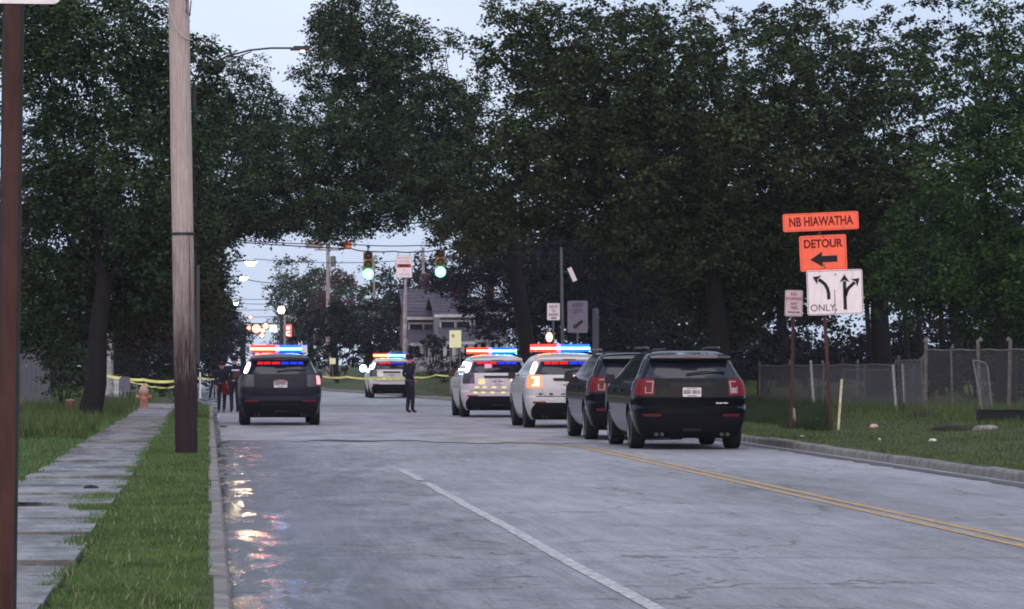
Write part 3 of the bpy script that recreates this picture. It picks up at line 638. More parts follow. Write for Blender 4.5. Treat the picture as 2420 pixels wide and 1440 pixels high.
# nearest brown sign post at the left edge
t = thing('sign_post', 'tall brown steel sign post filling the left edge of the photo', 'sign post', (-0.832, 14, 0.0))
b = MB()
b.prism([(-0.040, -0.02), (0.024, -0.02), (0.024, -0.012), (-0.040, -0.012)], 0, 3.4, 'xy'); b.build('face', M_rust, t)
b = MB(); b.prism([(0.0245, -0.02), (0.036, 0.004), (0.036, 0.03), (0.028, 0.03), (0.028, 0.006), (0.0245, 0.0)], 0, 3.4, 'xy'); b.prism([(-0.0405, -0.02), (-0.052, 0.004), (-0.052, 0.03), (-0.044, 0.03), (-0.0405, 0)], 0, 3.4, 'xy'); b.build('flange', mat('dull_green_grey_post', (0.035, 0.033, 0.030), 0.7, var=0.3), t)
b = MB(); pl = []
for (sx, sz, a0) in ((-1, -1, PI), (1, -1, 1.5*PI), (1, 1, 0), (-1, 1, PI/2)):
    for k in range(5): a = a0+k*PI/8; pl.append((sx*(0.19-0.035)+0.035*math.cos(a), sz*(0.22-0.035)+0.035*math.sin(a)+3.195))
b.prism(pl, -0.026, -0.0225); b.build('sign_panel', M_wsign, t)
t.rotation_euler = (0, math.radians(0.75), 0)

def rr(w_, h_, r=0.03, cx=0, cz=0, n=4):
    p = []
    for (sx, sz, a0) in ((-1, -1, PI), (1, -1, 1.5*PI), (1, 1, 0), (-1, 1, PI/2)):
        for k in range(n+1): a = a0+k*PI/2/n; p.append((cx+sx*(w_/2-r)+r*math.cos(a), cz+sz*(h_/2-r)+r*math.sin(a)))
    return p
def grime(m, sc_=3.0, amt=.45):
    N, K = nodes_of(m); b = N['Principled BSDF']; l = b.inputs['Base Color'].links; src = l[0].from_socket if l else None
    t = N.new('ShaderNodeTexCoord'); a = N.new('ShaderNodeMapping'); a.inputs['Scale'].default_value = (3, 1, .6); n = N.new('ShaderNodeTexNoise'); n.inputs['Scale'].default_value = sc_; n.inputs['Detail'].default_value = 7; n.inputs['Roughness'].default_value = .75
    K.new(t.outputs['Object'], a.inputs[0]); K.new(a.outputs[0], n.inputs['Vector']); r = N.new('ShaderNodeMapRange'); r.inputs['From Min'].default_value = .5; r.inputs['From Max'].default_value = .75; r.inputs['To Max'].default_value = amt; K.new(n.outputs['Fac'], r.inputs['Value'])
    x = N.new('ShaderNodeMix'); x.data_type = 'RGBA'; x.blend_type = 'MULTIPLY'; K.new(r.outputs[0], x.inputs[0]); K.new(src, x.inputs[6]); x.inputs[7].default_value = (.45, .36, .34, 1); K.new(x.outputs[2], b.inputs['Base Color'])
grime(M_wsign); grime(M_orange, 4, .5); grime(M_psign)
def plate(name, w_, h_, m, parent, loc, r=0.03, th=0.006, rot=0.0, border=None, bw=0.012, inset=0.015):
    b = MB(); b.prism(rr(w_, h_, r), 0, th); o = b.build(name, m, parent, loc=loc, rot=(0, rot, 0))
    if border:
        b = MB(); A = rr(w_-2*inset, h_-2*inset, r*0.8); Bq = rr(w_-2*inset-2*bw, h_-2*inset-2*bw, r*0.6); n = len(A)
        b.v = [(a, -0.002, c) for a, c in A]+[(a, -0.002, c) for a, c in Bq]; b.f = [(i, (i+1) % n, (i+1) % n+n, i+n) for i in range(n)]; b.mi = [0]*n
        b.build('border', border, o, fixn=False)
    return o
D0 = 69.5; S0 = F/D0
def rel(px, py, base): p = P(px, py, D0); return Vector((p.x-base.x, 0, p.z-base.z))
base = P(1966, 1036, D0); base.z = float(tz(np.array(base.x), np.array(D0)))
t = thing('sign_post', 'rusty post carrying two orange detour signs above a white lane sign', 'sign post', base)
b = MB(); tl = rel(1938, 545, base); bt = Vector((0, 0.02, -0.1))
def bar_between(b, p0, p1, wx, wy, mi=0):
    p0, p1 = Vector(p0), Vector(p1); b.add([p0+Vector((-wx/2, -wy/2, 0)), p0+Vector((wx/2, -wy/2, 0)), p0+Vector((wx/2, wy/2, 0)), p0+Vector((-wx/2, wy/2, 0)), p1+Vector((-wx/2, -wy/2, 0)), p1+Vector((wx/2, -wy/2, 0)), p1+Vector((wx/2, wy/2, 0)), p1+Vector((-wx/2, wy/2, 0))],
      [(0, 1, 2, 3), (4, 7, 6, 5), (0, 4, 5, 1), (1, 5, 6, 2), (2, 6, 7, 3), (3, 7, 4, 0)], mi)
bar_between(b, bt, tl+Vector((0, 0.05, 0)), 0.065, 0.05); b.build('post', M_rust, t)
tilt = math.radians(-2.6)
def sgn(px0, py0, px1, py1): a = rel((px0+px1)/2, (py0+py1)/2, base); return (px1-px0)/S0, (py1-py0)/S0, a
w_, h_, c = sgn(1850, 501, 2029, 547)
s1 = plate('street_name_panel', w_, h_-0.03, M_orange, t, c+Vector((0, -0.01, 0)), 0.04, rot=tilt, border=mat('orange_edge', (0.5, 0.06, 0.035), 0.5), bw=0.008, inset=0.022)
text('lettering', 'NB HIAWATHA', 0.26, M_dred, s1, (0, -0.003, -0.0), bold=0.006, sx=0.72)
w_, h_, c = sgn(1890, 556, 2001, 640)
s2 = plate('detour_panel', w_, h_, M_orange, t, c+Vector((0, 0.0, 0)), 0.04, rot=tilt, border=mat('orange_edge', (0.5, 0.06, 0.035), 0.5), bw=0.010, inset=0.03)
text('lettering', 'DETOUR', 0.235, M_dred, s2, (0, -0.003, 0.185), bold=0.007, sx=0.84)
b = MB(); b.prism([(-0.27, -0.13), (-0.02, 0.03), (-0.03, -0.06), (0.28, -0.06), (0.28, -0.19), (-0.03, -0.19), (-0.02, -0.28)], -0.006, -0.002); b.build('arrow', M_black, s2)
b = MB(); b.lathe([(0.0, -0.02), (0.02, -0.018), (0.022, -0.002)], (0, 0, -0.24), 'y', 8); b.build('bolt', M_steel, s2, smooth=True)
w_, h_, c = sgn(1907, 638, 2039, 744)
s3 = plate('lane_panel', w_, h_, M_wsign, t, c+Vector((0, -0.012, 0)), 0.045, rot=math.radians(-1.8), border=M_black, bw=0.009, inset=0.014)
def arrow(b, pts, wd, hl, hw):
    pts = [Vector((x, 0, z)) for x, z in pts]; n = len(pts); o = len(b.v)
    L_, R_ = [], []
    for i, p in enumerate(pts):
        tt = (pts[min(i+1, n-1)]-pts[max(i-1, 0)]).normalized(); q = Vector((-tt.z, 0, tt.x)); L_.append(p+q*wd/2); R_.append(p-q*wd/2)
    for i in range(n-1):
        b.prism([(L_[i].x, L_[i].z), (L_[i+1].x, L_[i+1].z), (R_[i+1].x, R_[i+1].z), (R_[i].x, R_[i].z)], -0.005, -0.001)
    tt = (pts[-1]-pts[-2]).normalized(); q = Vector((-tt.z, 0, tt.x)); e = pts[-1]
    b.prism([(a.x, a.z) for a in (e+tt*hl, e+q*hw-tt*0.02, e+tt*0.02, e-q*hw-tt*0.02)], -0.0055, -0.001)
b = MB(); arrow(b, [(-0.13, -0.14), (-0.13, -0.02), (-0.15, 0.08), (-0.20, 0.17), (-0.28, 0.24), (-0.33, 0.265)], 0.068, 0.13, 0.10); b.build('arrow', M_black, s3)
b = MB(); arrow(b, [(0.20, -0.36), (0.20, 0.22)], 0.068, 0.14, 0.10); b.build('arrow', M_black, s3)
b = MB(); arrow(b, [(0.215, -0.08), (0.235, 0.0), (0.28, 0.08), (0.35, 0.14), (0.41, 0.19)], 0.066, 0.13, 0.10); b.build('arrow', M_black, s3)
b = MB(); b.prism([(-0.012, -0.435), (0.0, -0.435), (0.0, 0.05), (-0.012, 0.05)], -0.004, -0.001); b.build('divider', M_black, s3)
text('lettering', 'ONLY', 0.20, M_black, s3, (-0.255, -0.003, -0.315), bold=-0.001, sx=0.95)
for o_, zs in ((s1, (.0,)), (s2, (.33, -.30)), (s3, (.36, -.36))):
    for z_ in zs:
        b = MB(); b.lathe([(0, -.008), (.014, -.007), (.016, -.001)], (.02, 0, z_), 'y', 8); b.build('bolt', M_dsteel, o_)
# pale stake next to it
t = thing('marker_stake', 'slim pale stake leaning beside the foot of the detour sign post', 'stake', (base.x+0.06, D0-0.35, base.z))
b = MB(); bar_between(b, (0, 0, -0.05), (0.075, 0, 1.05), 0.045, 0.03); b.build('lower_stake', mat('pale_stake_paint', (0.50, 0.46, 0.30), 0.6, var=0.35, vscale=14), t)
b = MB(); bar_between(b, (0.075, 0, 1.05), (0.10, 0, 1.50), 0.03, 0.02); b.build('upper_stake', M_dsteel, t)
# parking sign
D1 = 71.0; base1 = P(1870, 1026, D1); base1.z = float(tz(np.array(base1.x), np.array(D1)))
t = thing('parking_sign', 'small faded no-stopping sign on a brown post left of the detour signs', 'parking sign', base1)
b = MB(); q = P(1876, 700, D1)-base1; bar_between(b, (0, 0.03, -0.1), (q.x, 0.03, q.z), 0.06, 0.05); b.build('post', M_rust, t)
cc = P(1876, 717, D1)-base1
s = plate('panel', 42*D1/F, 62*D1/F, M_psign, t, Vector((cc.x, -0.005, cc.z)), 0.03, rot=math.radians(1.2), border=M_faint, bw=0.008, inset=0.012)
for txt, z_, sz in (('NO', 0.185, 0.10), ('STOPPING', 0.09, 0.082), ('ANY', -0.01, 0.082), ('TIME', -0.095, 0.082)): text('lettering', txt, sz, M_faint, s, (0, -0.003, z_), bold=0.004, sx=0.9)
b = MB(); b.prism([(-0.13, -0.185), (-0.09, -0.16), (-0.09, -0.177), (0.09, -0.177), (0.09, -0.16), (0.13, -0.185), (0.09, -0.21), (0.09, -0.193), (-0.09, -0.193), (-0.09, -0.21)], -0.004, -0.001); b.build('arrow', M_dred, s)

# signs near the far right kerb
D2 = 122.0; bx = P(1332, 935, D2); bx.z = float(tz(np.array(bx.x), np.array(D2)))
t = thing('street_light', 'thin leaning metal pole rising between the two grey and white signs', 'pole', bx)
b = MB(); tp = P(1326, 585, D2)-bx; b.tube([(0, 0, -0.1), (tp.x*0.5, 0, tp.z*0.5), (tp.x, 0, tp.z)], [0.075, 0.06, 0.045], n=10); b.build('shaft', M_steel, t, smooth=True)
b = MB(); q = P(1352, 649, D2)-bx; b.box((q.x, -0.03, q.z), (0.16, 0.02, 0.52), rot=Matrix.Rotation(math.radians(-24), 3, 'Y')); b.build('tilted_name_blade', M_wsign, t)
b = MB(); b.tube([(P(1328, 640, D2)-bx).x*Vector((1, 0, 0))+Vector((0, 0, q.z+0.1)), (q.x, 0, q.z+0.1)], 0.012, n=5); b.build('bracket', M_steel, t)
def small_sign(label, px0, py0, px1, py1, d, m, lines, ybase, posts=1, name='sign', ink=None, cat='sign', group=None):
    c = P((px0+px1)/2, (py0+py1)/2, d); z0 = float(tz(np.array(c.x), np.array(d)))
    t = thing(name, label, cat, (c.x, d, z0), group=group); w_, h_ = (px1-px0)*d/F, (py1-py0)*d/F; b_ = MB()
    for k in range(posts):
        xx = 0 if posts == 1 else (-w_*0.42+k*w_*0.84)
        o = MB(); o.tube([(xx, 0.04, -0.1), (xx, 0.04, c.z-z0+h_*0.45)], 0.03, n=6); o.build('post', M_steel, t)
    s = plate('panel', w_, h_, m, t, Vector((0, 0, c.z-z0)), min(w_, h_)*0.07)
    for (txt, fz, fs) in lines: text('lettering', txt, fs*h_, ink or M_black, s, (0, -0.003, fz*h_), sx=0.9, bold=0.002)
    return t, s, w_, h_
small_sign('small white notice with dark writing left of the thin leaning pole', 1293, 717, 1323, 757, 121, M_wsign, [('NOT', .28, .24), ('TO', .04, .2), ('ENTER', -.18, .2), ('HERE', -.38, .16)], 0)
t_, s_, w_, h_ = small_sign('grey keep-left sign with a dark diagonal arrow right of the thin leaning pole', 1341, 711, 1389, 787, 121, mat('dull_grey_sheeting', (0.17, 0.155, 0.20), 0.6, var=0.15, vscale=9), [('KEEP', .36, .17), ('LEFT', .17, .17)], 0, ink=mat('dark_violet_ink', (0.05, 0.04, 0.07), 0.6))
b = MB(); arrow(b, [(0.18, -0.14), (-0.06, -0.33)], 0.10, 0.13, 0.12); b.build('arrow', M_black, s_)
t = thing('grey_pole', 'broad grey steel pole right behind the keep-left sign', 'pole', (P(1408, 900, 126).x, 126, 0.15)); b = MB(); b.tube([(0, 0, -0.1), (0, 0, 3.3)], 0.12, n=14); b.lathe([(0.12, 3.3), (0.08, 3.38), (0, 3.4)]); b.build('shaft', mat('grey_pole_paint', (0.075, 0.075, 0.10), 0.6, var=0.2), t, smooth=True)
t_, s_, w_, h_ = small_sign('bright yellow-green sign on two thin posts in front of the house', 1062, 781, 1090, 822, 150, M_ysign, [], 0, posts=2)
b = MB(); b.lathe([(0, -0.006), (0.07, -0.006), (0.07, -0.001)], (-0.10, 0, 0.14), 'y', 10); b.build('pictogram', mat('grey_ink', (0.3, 0.3, 0.28), 0.6), s_)
small_sign('tiny bright yellow marker in the dark bushes left of the far white vehicle', 779, 847, 793, 861, 195, M_ysign, [], 0)
t_, s_, w_, h_ = small_sign('slim white marker post just right of the wooden pole', 471, 880, 475, 942, 131, M_wsign, [], 0)

# red-lit beacon above the nearer white vehicle
M_rlamp = mat('lit_red_lamp', (0.8, 0.1, 0.05), 0.4, emis=(1, 0.20, 0.12), estr=9)
M_wlamp = mat('lit_white_lamp', (0.9, 0.8, 0.8), 0.4, emis=(1, 0.72, 0.78), estr=14)
bx = P(1298, 920, 128); t = thing('warning_beacon', 'glowing red-white beacon on a short post above the nearer white vehicle', 'beacon', (bx.x, 128, 0.2))
cz = P(1298, 797, 128).z-0.2
b = MB(); b.tube([(0, 0, -0.1), (0, 0, cz-0.2)], 0.05, n=8); b.build('post', M_steel, t); b = MB(); b.box((0, 0.06, cz), (0.34, 0.1, 0.44)); b.build('housing', M_black, t)
b = MB(); b.lathe([(0, -0.12), (0.07, -0.1), (0.12, 0.0)], (0, 0, 0), 'y', 16); o = b.build('lens', M_rlamp, t, smooth=True, loc=(0, 0, cz)); o.scale = (1, 1, 1.45)
b = MB(); b.lathe([(0, -0.14), (0.045, -0.13), (0.07, -0.11)], (0, 0, 0), 'y', 14); o = b.build('bulb', M_wlamp, t, smooth=True, loc=(0, -0.01, cz)); o.scale = (1, 1, 1.45)

# ------------------------------------------------------------------ span wires, signals
DS = 148.0
def wire(label, pts, r=0.02, sag=0.0, name='overhead_wire', m=None, group='overhead wires'):
    pts = [Vector(p) for p in pts]; out = []
    for a, b_ in zip(pts[:-1], pts[1:]):
        for k in range(9): f = k/8; q = a.lerp(b_, f); q.z -= sag*4*f*(1-f); out.append(q)
    o = MB(); o.tube([q-out[0] for q in out], r, n=5); x = o.build(name, m or M_wire, loc=out[0]); return tag(x, label, 'wire', group)
wire('upper span wire crossing the street above the signals', [P(560, 568, DS), P(830, 578, DS), P(1000, 580, DS), P(1060, 577, DS), P(1500, 545, DS)], 0.022, 0.05)
wire('lower span wire that the two green signals and the white sign hang from', [P(560, 572, DS), P(830, 588, DS), P(868, 594, DS), P(930, 594, DS), P(980, 596, DS), P(1040, 590, DS), P(1500, 560, DS)], 0.026, 0.03)
wire('short wire strung between the left signal and the white sign', [P(600, 612, DS+30), P(940, 617, DS+30), P(1100, 600, DS+30)], 0.018, 0.15)
wire('thin wire below the street lamps at the far left', [P(560, 655, 240), P(720, 664, 262)], 0.03, 0.3)
for k, (y0, y1) in enumerate([(702, 700), (711, 713), (728, 724), (745, 740), (758, 757), (768, 764)]):
    wire(('highest', 'second highest', 'third highest', 'fourth highest', 'second lowest', 'lowest')[k]+' of the six thin wires crossing the street far away', [P(500, y0, 330), P(720, y1, 350)], 0.03, 0.3, group='far thin wires')
wire('pale double cable slanting up to the right over the signals', [P(1040, 592, DS-8), P(1240, 545, DS-20)], 0.035, 0.1, m=M_steel)

M_sigy = mat('signal_housing', (0.30, 0.21, 0.07), 0.6, var=0.2)
M_visor = mat('signal_visor', (0.05, 0.04, 0.03), 0.6)
M_glens = mat('lit_green_lens', (0.1, 0.6, 0.4), 0.4, emis=(0.22, 1.0, 0.68), estr=2.2)
M_gcore = mat('lit_green_core', (0.5, 0.9, 0.8), 0.4, emis=(0.55, 1.0, 0.86), estr=14)
M_rlens = mat('unlit_red_lens', (0.10, 0.012, 0.012), 0.25); M_alens = mat('unlit_amber_lens', (0.10, 0.05, 0.01), 0.25)
def signal(label, px, py, d):
    top = P(px, 603, d); root = thing('traffic_light', label, 'traffic light', P(px, py, d), group='green traffic lights on the span wire')
    for k, (m, z) in enumerate(((M_rlens, 0.78), (M_alens, 0.40), (M_glens, 0.0))):
        b = MB(); b.prism(rr(0.40, 0.37, 0.05, 0, z), 0.0, 0.22); h = b.build('section', M_sigy, root)
        b = MB(); n = 20; R = 0.175
        for i in range(n+1):
            a = -0.25*PI+1.5*PI*i/n; b.v.append((R*math.cos(a), -0.002, z+R*math.sin(a))); b.v.append((R*math.cos(a), -0.22, z+R*math.sin(a)))
            b.v.append((R*1.06*math.cos(a), -0.002, z+R*1.06*math.sin(a))); b.v.append((R*1.06*math.cos(a), -0.22, z+R*1.06*math.sin(a)))
        for i in range(n):
            o = 4*i; b.f += [(o, o+1, o+5, o+4), (o+2, o+6, o+7, o+3), (o+1, o+3, o+7, o+5)]; b.mi += [0]*3
        b.build('visor', M_visor, root, smooth=True)
        b = MB(); b.lathe([(0, -0.03), (0.08, -0.026), (0.15, -0.004)] if k < 2 else [(0, -0.29), (0.13, -0.26), (0.215, -0.14), (0.23, -0.004)], (0, 0, z), 'y', 20); L_ = b.build('lens', m, root, smooth=True)
        if k == 2:
            b = MB(); b.lathe([(0, -0.305), (0.08, -0.295), (0.12, -0.26)], (0, 0, z), 'y', 18); b.build('lit_core', M_gcore, L_, smooth=True)
    b = MB(); b.tube([(0, 0.1, 0.95), (0, 0.1, 1.22)], 0.03, n=6); b.build('hanger', M_dsteel, root)
    return root
signal('green traffic light hanging left of the white span-wire sign', 870, 648, DS)
signal('green traffic light hanging right of the white span-wire sign', 1041, 643, DS)
# white regulatory sign on the wire
t = thing('hanging_sign', 'white sign with a red and black band hanging between the two green lights', 'sign', P(955, 630, DS))
s = plate('panel', 38*DS/F, 53*DS/F, M_wsign, t, (0, 0, 0), 0.03, border=M_alu, bw=0.01, inset=0.01)
text('lettering', 'NO TURN', 0.13, mat('grey_ink', (0.3, 0.3, 0.28), 0.6), s, (0, -0.003, 0.36), sx=.9); text('lettering', 'ON RED', 0.13, MATS['grey_ink'], s, (0, -0.003, 0.22), sx=.9)
b = MB(); b.prism(rr(0.60, 0.15, 0.02, 0, 0.03), -0.004, -0.001); b.build('red_band', mat('red_ink', (0.38, 0.04, 0.05), 0.6), s)
text('lettering', 'SIGNAL', 0.12, M_black, s, (0, -0.006, 0.03), bold=.006); text('lettering', 'L', 0.12, M_dred, s, (0, -0.003, -0.14)); text('lettering', 'LEFT LANE', 0.11, MATS['grey_ink'], s, (0, -0.003, -0.35), sx=.85)
b = MB(); b.tube([(-0.25, 0.02, 0.48), (-0.25, 0.02, 0.66)], 0.015, n=5); b.tube([(0.25, 0.02, 0.48), (0.25, 0.02, 0.66)], 0.015, n=5); b.build('hanger', M_dsteel, t)
# pale pole below it
bx = P(957, 880, 168); z0 = float(tz(np.array(bx.x), np.array(168.)))
t = thing('light_pole', 'pale mottled pole standing below the hanging white sign', 'pole', (bx.x, 168, z0)); b = MB(); H = P(957, 660, 168).z-z0
b.tube([(0, 0, -0.1), (0, 0, H*0.55), (0.03, 0, H)], [0.13, 0.11, 0.07], n=10); b.build('shaft', mat('mottled_pale_pole', (0.13, 0.11, 0.11), 0.7, col2=(0.45, 0.42, 0.42), vscale=5), t, smooth=True)
b = MB(); b.tube([(0.03, 0, H-0.3), (0.16, 0, H+0.1)], 0.03, n=6); b.build('brace', M_steel, t)
# sign seen from its back and orange box on the wire at the left
t = thing('hanging_sign', 'grey back of a large sign hanging from the wire above the arch of leaves', 'sign', P(743, 578, DS)); b = MB(); b.prism([(-0.42, 0.16), (0.42, 0.20), (0.38, -0.18), (-0.38, -0.17)], 0, 0.02); b.build('panel', mat('beige_sign_back', (0.30, 0.29, 0.28), 0.6, var=.1), t); b = MB(); b.tube([(0, 0.04, -0.1), (0, 0.04, 0.3)], 0.02, n=5); b.build('hanger', M_dsteel, t)
t = thing('orange_beacon', 'orange box hanging from the wire above the left traffic light', 'signal box', P(821, 580, DS)); b = MB(); b.prism(rr(0.38, 0.32, 0.05), 0, 0.25); b.build('housing', mat('orange_housing', (0.75, 0.18, 0.07), 0.5, var=.1), t); b = MB(); b.tube([(0, 0.1, 0.1), (0, 0.1, 0.3)], 0.02, n=5); b.build('hanger', M_dsteel, t)

# utility poles far down the right side
def upole(label, px, ptop, d, pbase=905, arm=True, r=0.14):
    X_ = (px-VX)/F*d; z0 = float(tz(np.array(X_), np.array(d))); H = P(px, ptop, d).z-z0
    t = thing('utility_pole', label, 'utility pole', (X_, d, z0), group='utility poles along the far right side')
    b = MB(); b.tube([(0, 0, -0.1), (0, 0, H)], [r, r*0.75], n=8); b.build('shaft', mat('far_pole_wood', (0.16, 0.13, 0.12), 0.85, col2=(0.36, 0.33, 0.32), vscale=3), t, smooth=True)
    if arm:
        b = MB(); b.box((0, -0.1, H-0.5), (2.0, 0.1, 0.12)); b.build('crossarm', M('far_pole_wood'), t)
        b = MB(); b.lathe([(0.0, 0), (0.2, 0.03), (0.22, 0.8), (0, 0.86)], (0.38, -0.12, H-1.8), n=12); b.build('transformer', M_steel, t, smooth=True)
    return t
upole('largest far utility pole, with crossarm and transformer at the edge of the arch', 775, 575, 255, r=0.17)
upole('second far utility pole, in front of the round distant tree', 715, 657, 300)
upole('third far utility pole, a thin one left of the second', 697, 690, 330, arm=False)
upole('fourth far utility pole, farthest and thinnest', 685, 702, 360, arm=False)
upole('grey pole rising behind the hanging white sign', 1000, 585, 215, arm=False, r=0.12)
upole('slim dark pole under the left traffic light', 884, 605, 245, arm=False, r=0.09)

# street lamps
M_lampon = mat('lit_street_lamp', (1, .9, .7), 0.4, emis=(1.0, 0.78, 0.42), estr=130)
M_lampw = mat('lit_street_lamp_warm', (1, .9, .7), 0.4, emis=(1.0, 0.70, 0.34), estr=14)
def streetlamp(label, px, py, d, arm=2.6, sz=0.34, group='lit street lamps along the left side', power=0):
    c = P(px, py, d); X_ = float(kl(np.array(d)))-0.9; t = thing('street_lamp', label, 'street lamp', (X_, d, 0.12), group=group)
    x1 = c.x-X_; H = c.z-0.12
    b = MB(); b.tube([(0, 0, -0.1), (0, 0, H-1.2)], [0.12, 0.09], n=8); b.build('pole', M_dsteel, t, smooth=True)
    b = MB(); b.tube([(0, 0, H-1.2), (x1*0.3, 0, H-0.45), (x1*0.65, 0, H+0.02), (x1-0.2, 0, H+0.1)], 0.05, n=6); b.build('arm', M_dsteel, t, smooth=True)
    b = MB(); b.box((0, 0, 0.07), (0.75, 0.4, 0.12), taper=0.7); h = b.build('lamp_head', M_dsteel, t, loc=(x1, 0, H))
    b = MB(); b.lathe([(0, -0.22), (sz*0.6, -0.17), (sz, -0.02), (sz, 0.0)], n=16); l = b.build('lens', M_lampon, h, smooth=True)
    if False:
        ld = bpy.data.lights.new('bulb', 'POINT'); ld.energy = power; ld.color = (1, .78, .5); ld.shadow_soft_size = 0.3
        lo = bpy.data.objects.new('bulb', ld); COL.objects.link(lo); lo.parent = t; lo.location = (x1, -0.05, H-0.62)
    return t
streetlamp('nearest lit street lamp in the sky gap, highest of the three', 592, 620, 200, power=500)
streetlamp('second lit street lamp, middle of the three in the sky gap', 575, 656, 250, power=450)
streetlamp('third lit street lamp, lowest of the three beside the left trees', 555, 716, 345, power=300)
# near lamp whose arm arcs over the street
c = P(712, 118, 85); t = thing('street_lamp', 'street lamp whose long thin arm arcs out of the left trees near the top', 'street lamp', (-0.36, 85, 0.12)); H = c.z-0.12
b = MB(); b.tube([(0, 0, -0.1), (0, 0, H-0.9)], [0.09, 0.06], n=8); b.build('pole', M_dsteel, t, smooth=True)
b = MB(); pp = [P(458, 170, 85), P(500, 150, 85), P(540, 132, 85), P(590, 119, 85), P(640, 114, 85), P(690, 114, 85)]; b.tube([p-Vector((-0.36, 85, .12)) for p in pp], 0.026, n=6); b.build('arm', M_dsteel, t, smooth=True)
b = MB(); b.tube([P(530, 147, 85)-Vector((-0.36, 85, .12)), P(595, 122, 85)-Vector((-0.36, 85, .12))], 0.015, n=5); b.build('brace', M_dsteel, t)
b = MB(); b.box((c.x+0.36-0.03, 0, H+0.04), (0.5, 0.28, 0.1), taper=.6); h = b.build('lamp_head', M_dsteel, t)
b = MB(); b.lathe([(0, -0.07), (0.05, -0.05), (0.06, 0)], (c.x+0.36+0.03, -0.02, H-0.01), n=10); b.build('lens', mat('faint_pink_lamp', (1, .7, .6), .4, emis=(1, .62, .5), estr=1.6), h, smooth=True)
# post-top lamp
c = P(665, 733, 205); t = thing('street_lamp', 'old-style warm globe lamp on a dark post above the left vehicle', 'street lamp', (c.x, 205, 0.0))
b = MB(); b.tube([(0, 0, -0.1), (0, 0, c.z-0.2)], [0.14, 0.1], n=8); b.build('post', M_dsteel, t, smooth=True)
b = MB(); b.lathe([(0, 0.22), (0.14, 0.18), (0.2, 0.0), (0.16, -0.16), (0.08, -0.22), (0, -0.22)], (0, 0, c.z), n=14); b.build('globe', M_lampw, t, smooth=True)
upole('short dark post right of the globe lamp', 673, 745, 215, arm=False, r=0.09)
# far intersection lights
M_fred = mat('far_red_lamp', (1, .2, .1), .4, emis=(1, .16, .09), estr=6); M_fcore = mat('far_red_core', (1, .5, .3), .4, emis=(1, .62, .32), estr=10)
M_famb = mat('far_amber_lamp', (1, .6, .2), .4, emis=(1, .42, .22), estr=4)
for i, (px, py, r_, m, lb) in enumerate([(606, 777, 0.28, M_fred, 'big red light far down the street above the left vehicle'), (628, 771, 0.17, M_famb, 'amber light right of the big red one far down the street'), (621, 782, 0.15, M_fred, 'small red light below the amber one far down the street'), (619, 793, 0.13, M_famb, 'lowest small light of the far red cluster'), (588, 775, 0.12, M_fred, 'narrow red light left of the big red one'), (592, 750, 0.10, M_famb, 'tiny light above the far red cluster')]):
    r_ *= 1.35; c = P(px, py, 300); t = thing('far_signal', lb, 'traffic light', c, group=None)
    b = MB(); b.prism(rr(r_*2.4, r_*2.6, r_*0.4), 0.05, 0.3); b.build('housing', M_black, t)
    b = MB(); b.lathe([(0, -0.15), (r_*0.7, -0.1), (r_, 0.04)], axis='y', n=14); l = b.build('lens', m, t, smooth=True)
    b = MB(); b.lathe([(0, -0.19), (r_*0.35, -0.17), (r_*0.45, -0.12)], axis='y', n=10); b.build('core', M_fcore, l, smooth=True)
wire('cable that carries the far red traffic lights', [P(560, 762, 300.4), P(640, 764, 300.4), P(760, 752, 300.4)], 0.04, 0.1)
c = P(646, 777, 290); t = thing('far_sign', 'small pale sign far down the street between the red lights', 'sign', c); b = MB(); b.prism(rr(0.62, 0.6, .05), 0, .03); b.build('panel', mat('lit_pale_panel', (.8, .8, .8), .5, emis=(1, .93, .86), estr=0.5), t); b = MB(); b.tube([(0, .05, -c.z), (0, .05, .2)], .05, n=5); b.build('post', M_steel, t)
c = P(681, 782, 240); t = thing('far_sign', 'small red illuminated sign with a white mark far down the street', 'sign', c); b = MB(); b.prism(rr(0.50, 0.86, .05), 0, .12); b.build('panel', mat('lit_red_panel', (.8, .1, .1), .5, emis=(1, .13, .09), estr=.9), t)
b = MB(); arrow(b, [(0.10, -0.06), (-0.10, -0.10), (-0.10, -0.30), (0.12, -0.30)], .09, .0, .04); b.prism(rr(.22, .2, .03, .0, .2), -.006, -.001); b.build('mark', mat('lit_white_mark', (.9, .9, .9), .5, emis=(1, .8, .75), estr=.9), t)
b = MB(); b.tube([(0, .16, -c.z), (0, .16, .2)], .05, n=5); b.build('post', M_steel, t)

# ================================================================== VEHICLES
M_blk = mat('black_car_paint', (0.0025, 0.0025, 0.005), 0.10, coat=0.0, spec=0.15)
M_gloss = mat('gloss_black_paint', (0.004, 0.004, 0.006), 0.08, coat=1.0, spec=.5)
M_wht = mat('white_car_paint', (0.44, 0.42, 0.41), 0.35, coat=0.5, var=0.03, vscale=2)
M_gry = mat('dark_grey_car_paint', (0.012, 0.011, 0.020), 0.28, spec=.16)
M_clad = mat('black_bumper_plastic', (0.006, 0.006, 0.008), 0.6, spec=.08)
M_glass = mat('tinted_car_glass', (0.008, 0.010, 0.018), 0.06, spec=0.55)
M_trim = mat('gloss_black_trim', (0.006, 0.006, 0.008), 0.25, spec=.2)
M_chrome = mat('chrome', (0.7, 0.7, 0.72), 0.15, metal=1.0)
M_tyre = mat('tyre_rubber', (0.014, 0.014, 0.015), 0.75, bump=0.4, bscale=60)
M_rim = mat('alloy_rim', (0.32, 0.32, 0.34), 0.32, metal=0.8)
M_drim = mat('black_steel_rim', (0.03, 0.03, 0.032), 0.4, metal=0.5)
M_tail = mat('red_tail_lens', (0.13, 0.003, 0.006), 0.25, spec=.2)
M_tail_on = mat('lit_tail_lens', (0.7, 0.06, 0.03), 0.2, emis=(1, .16, .05), estr=1.6)
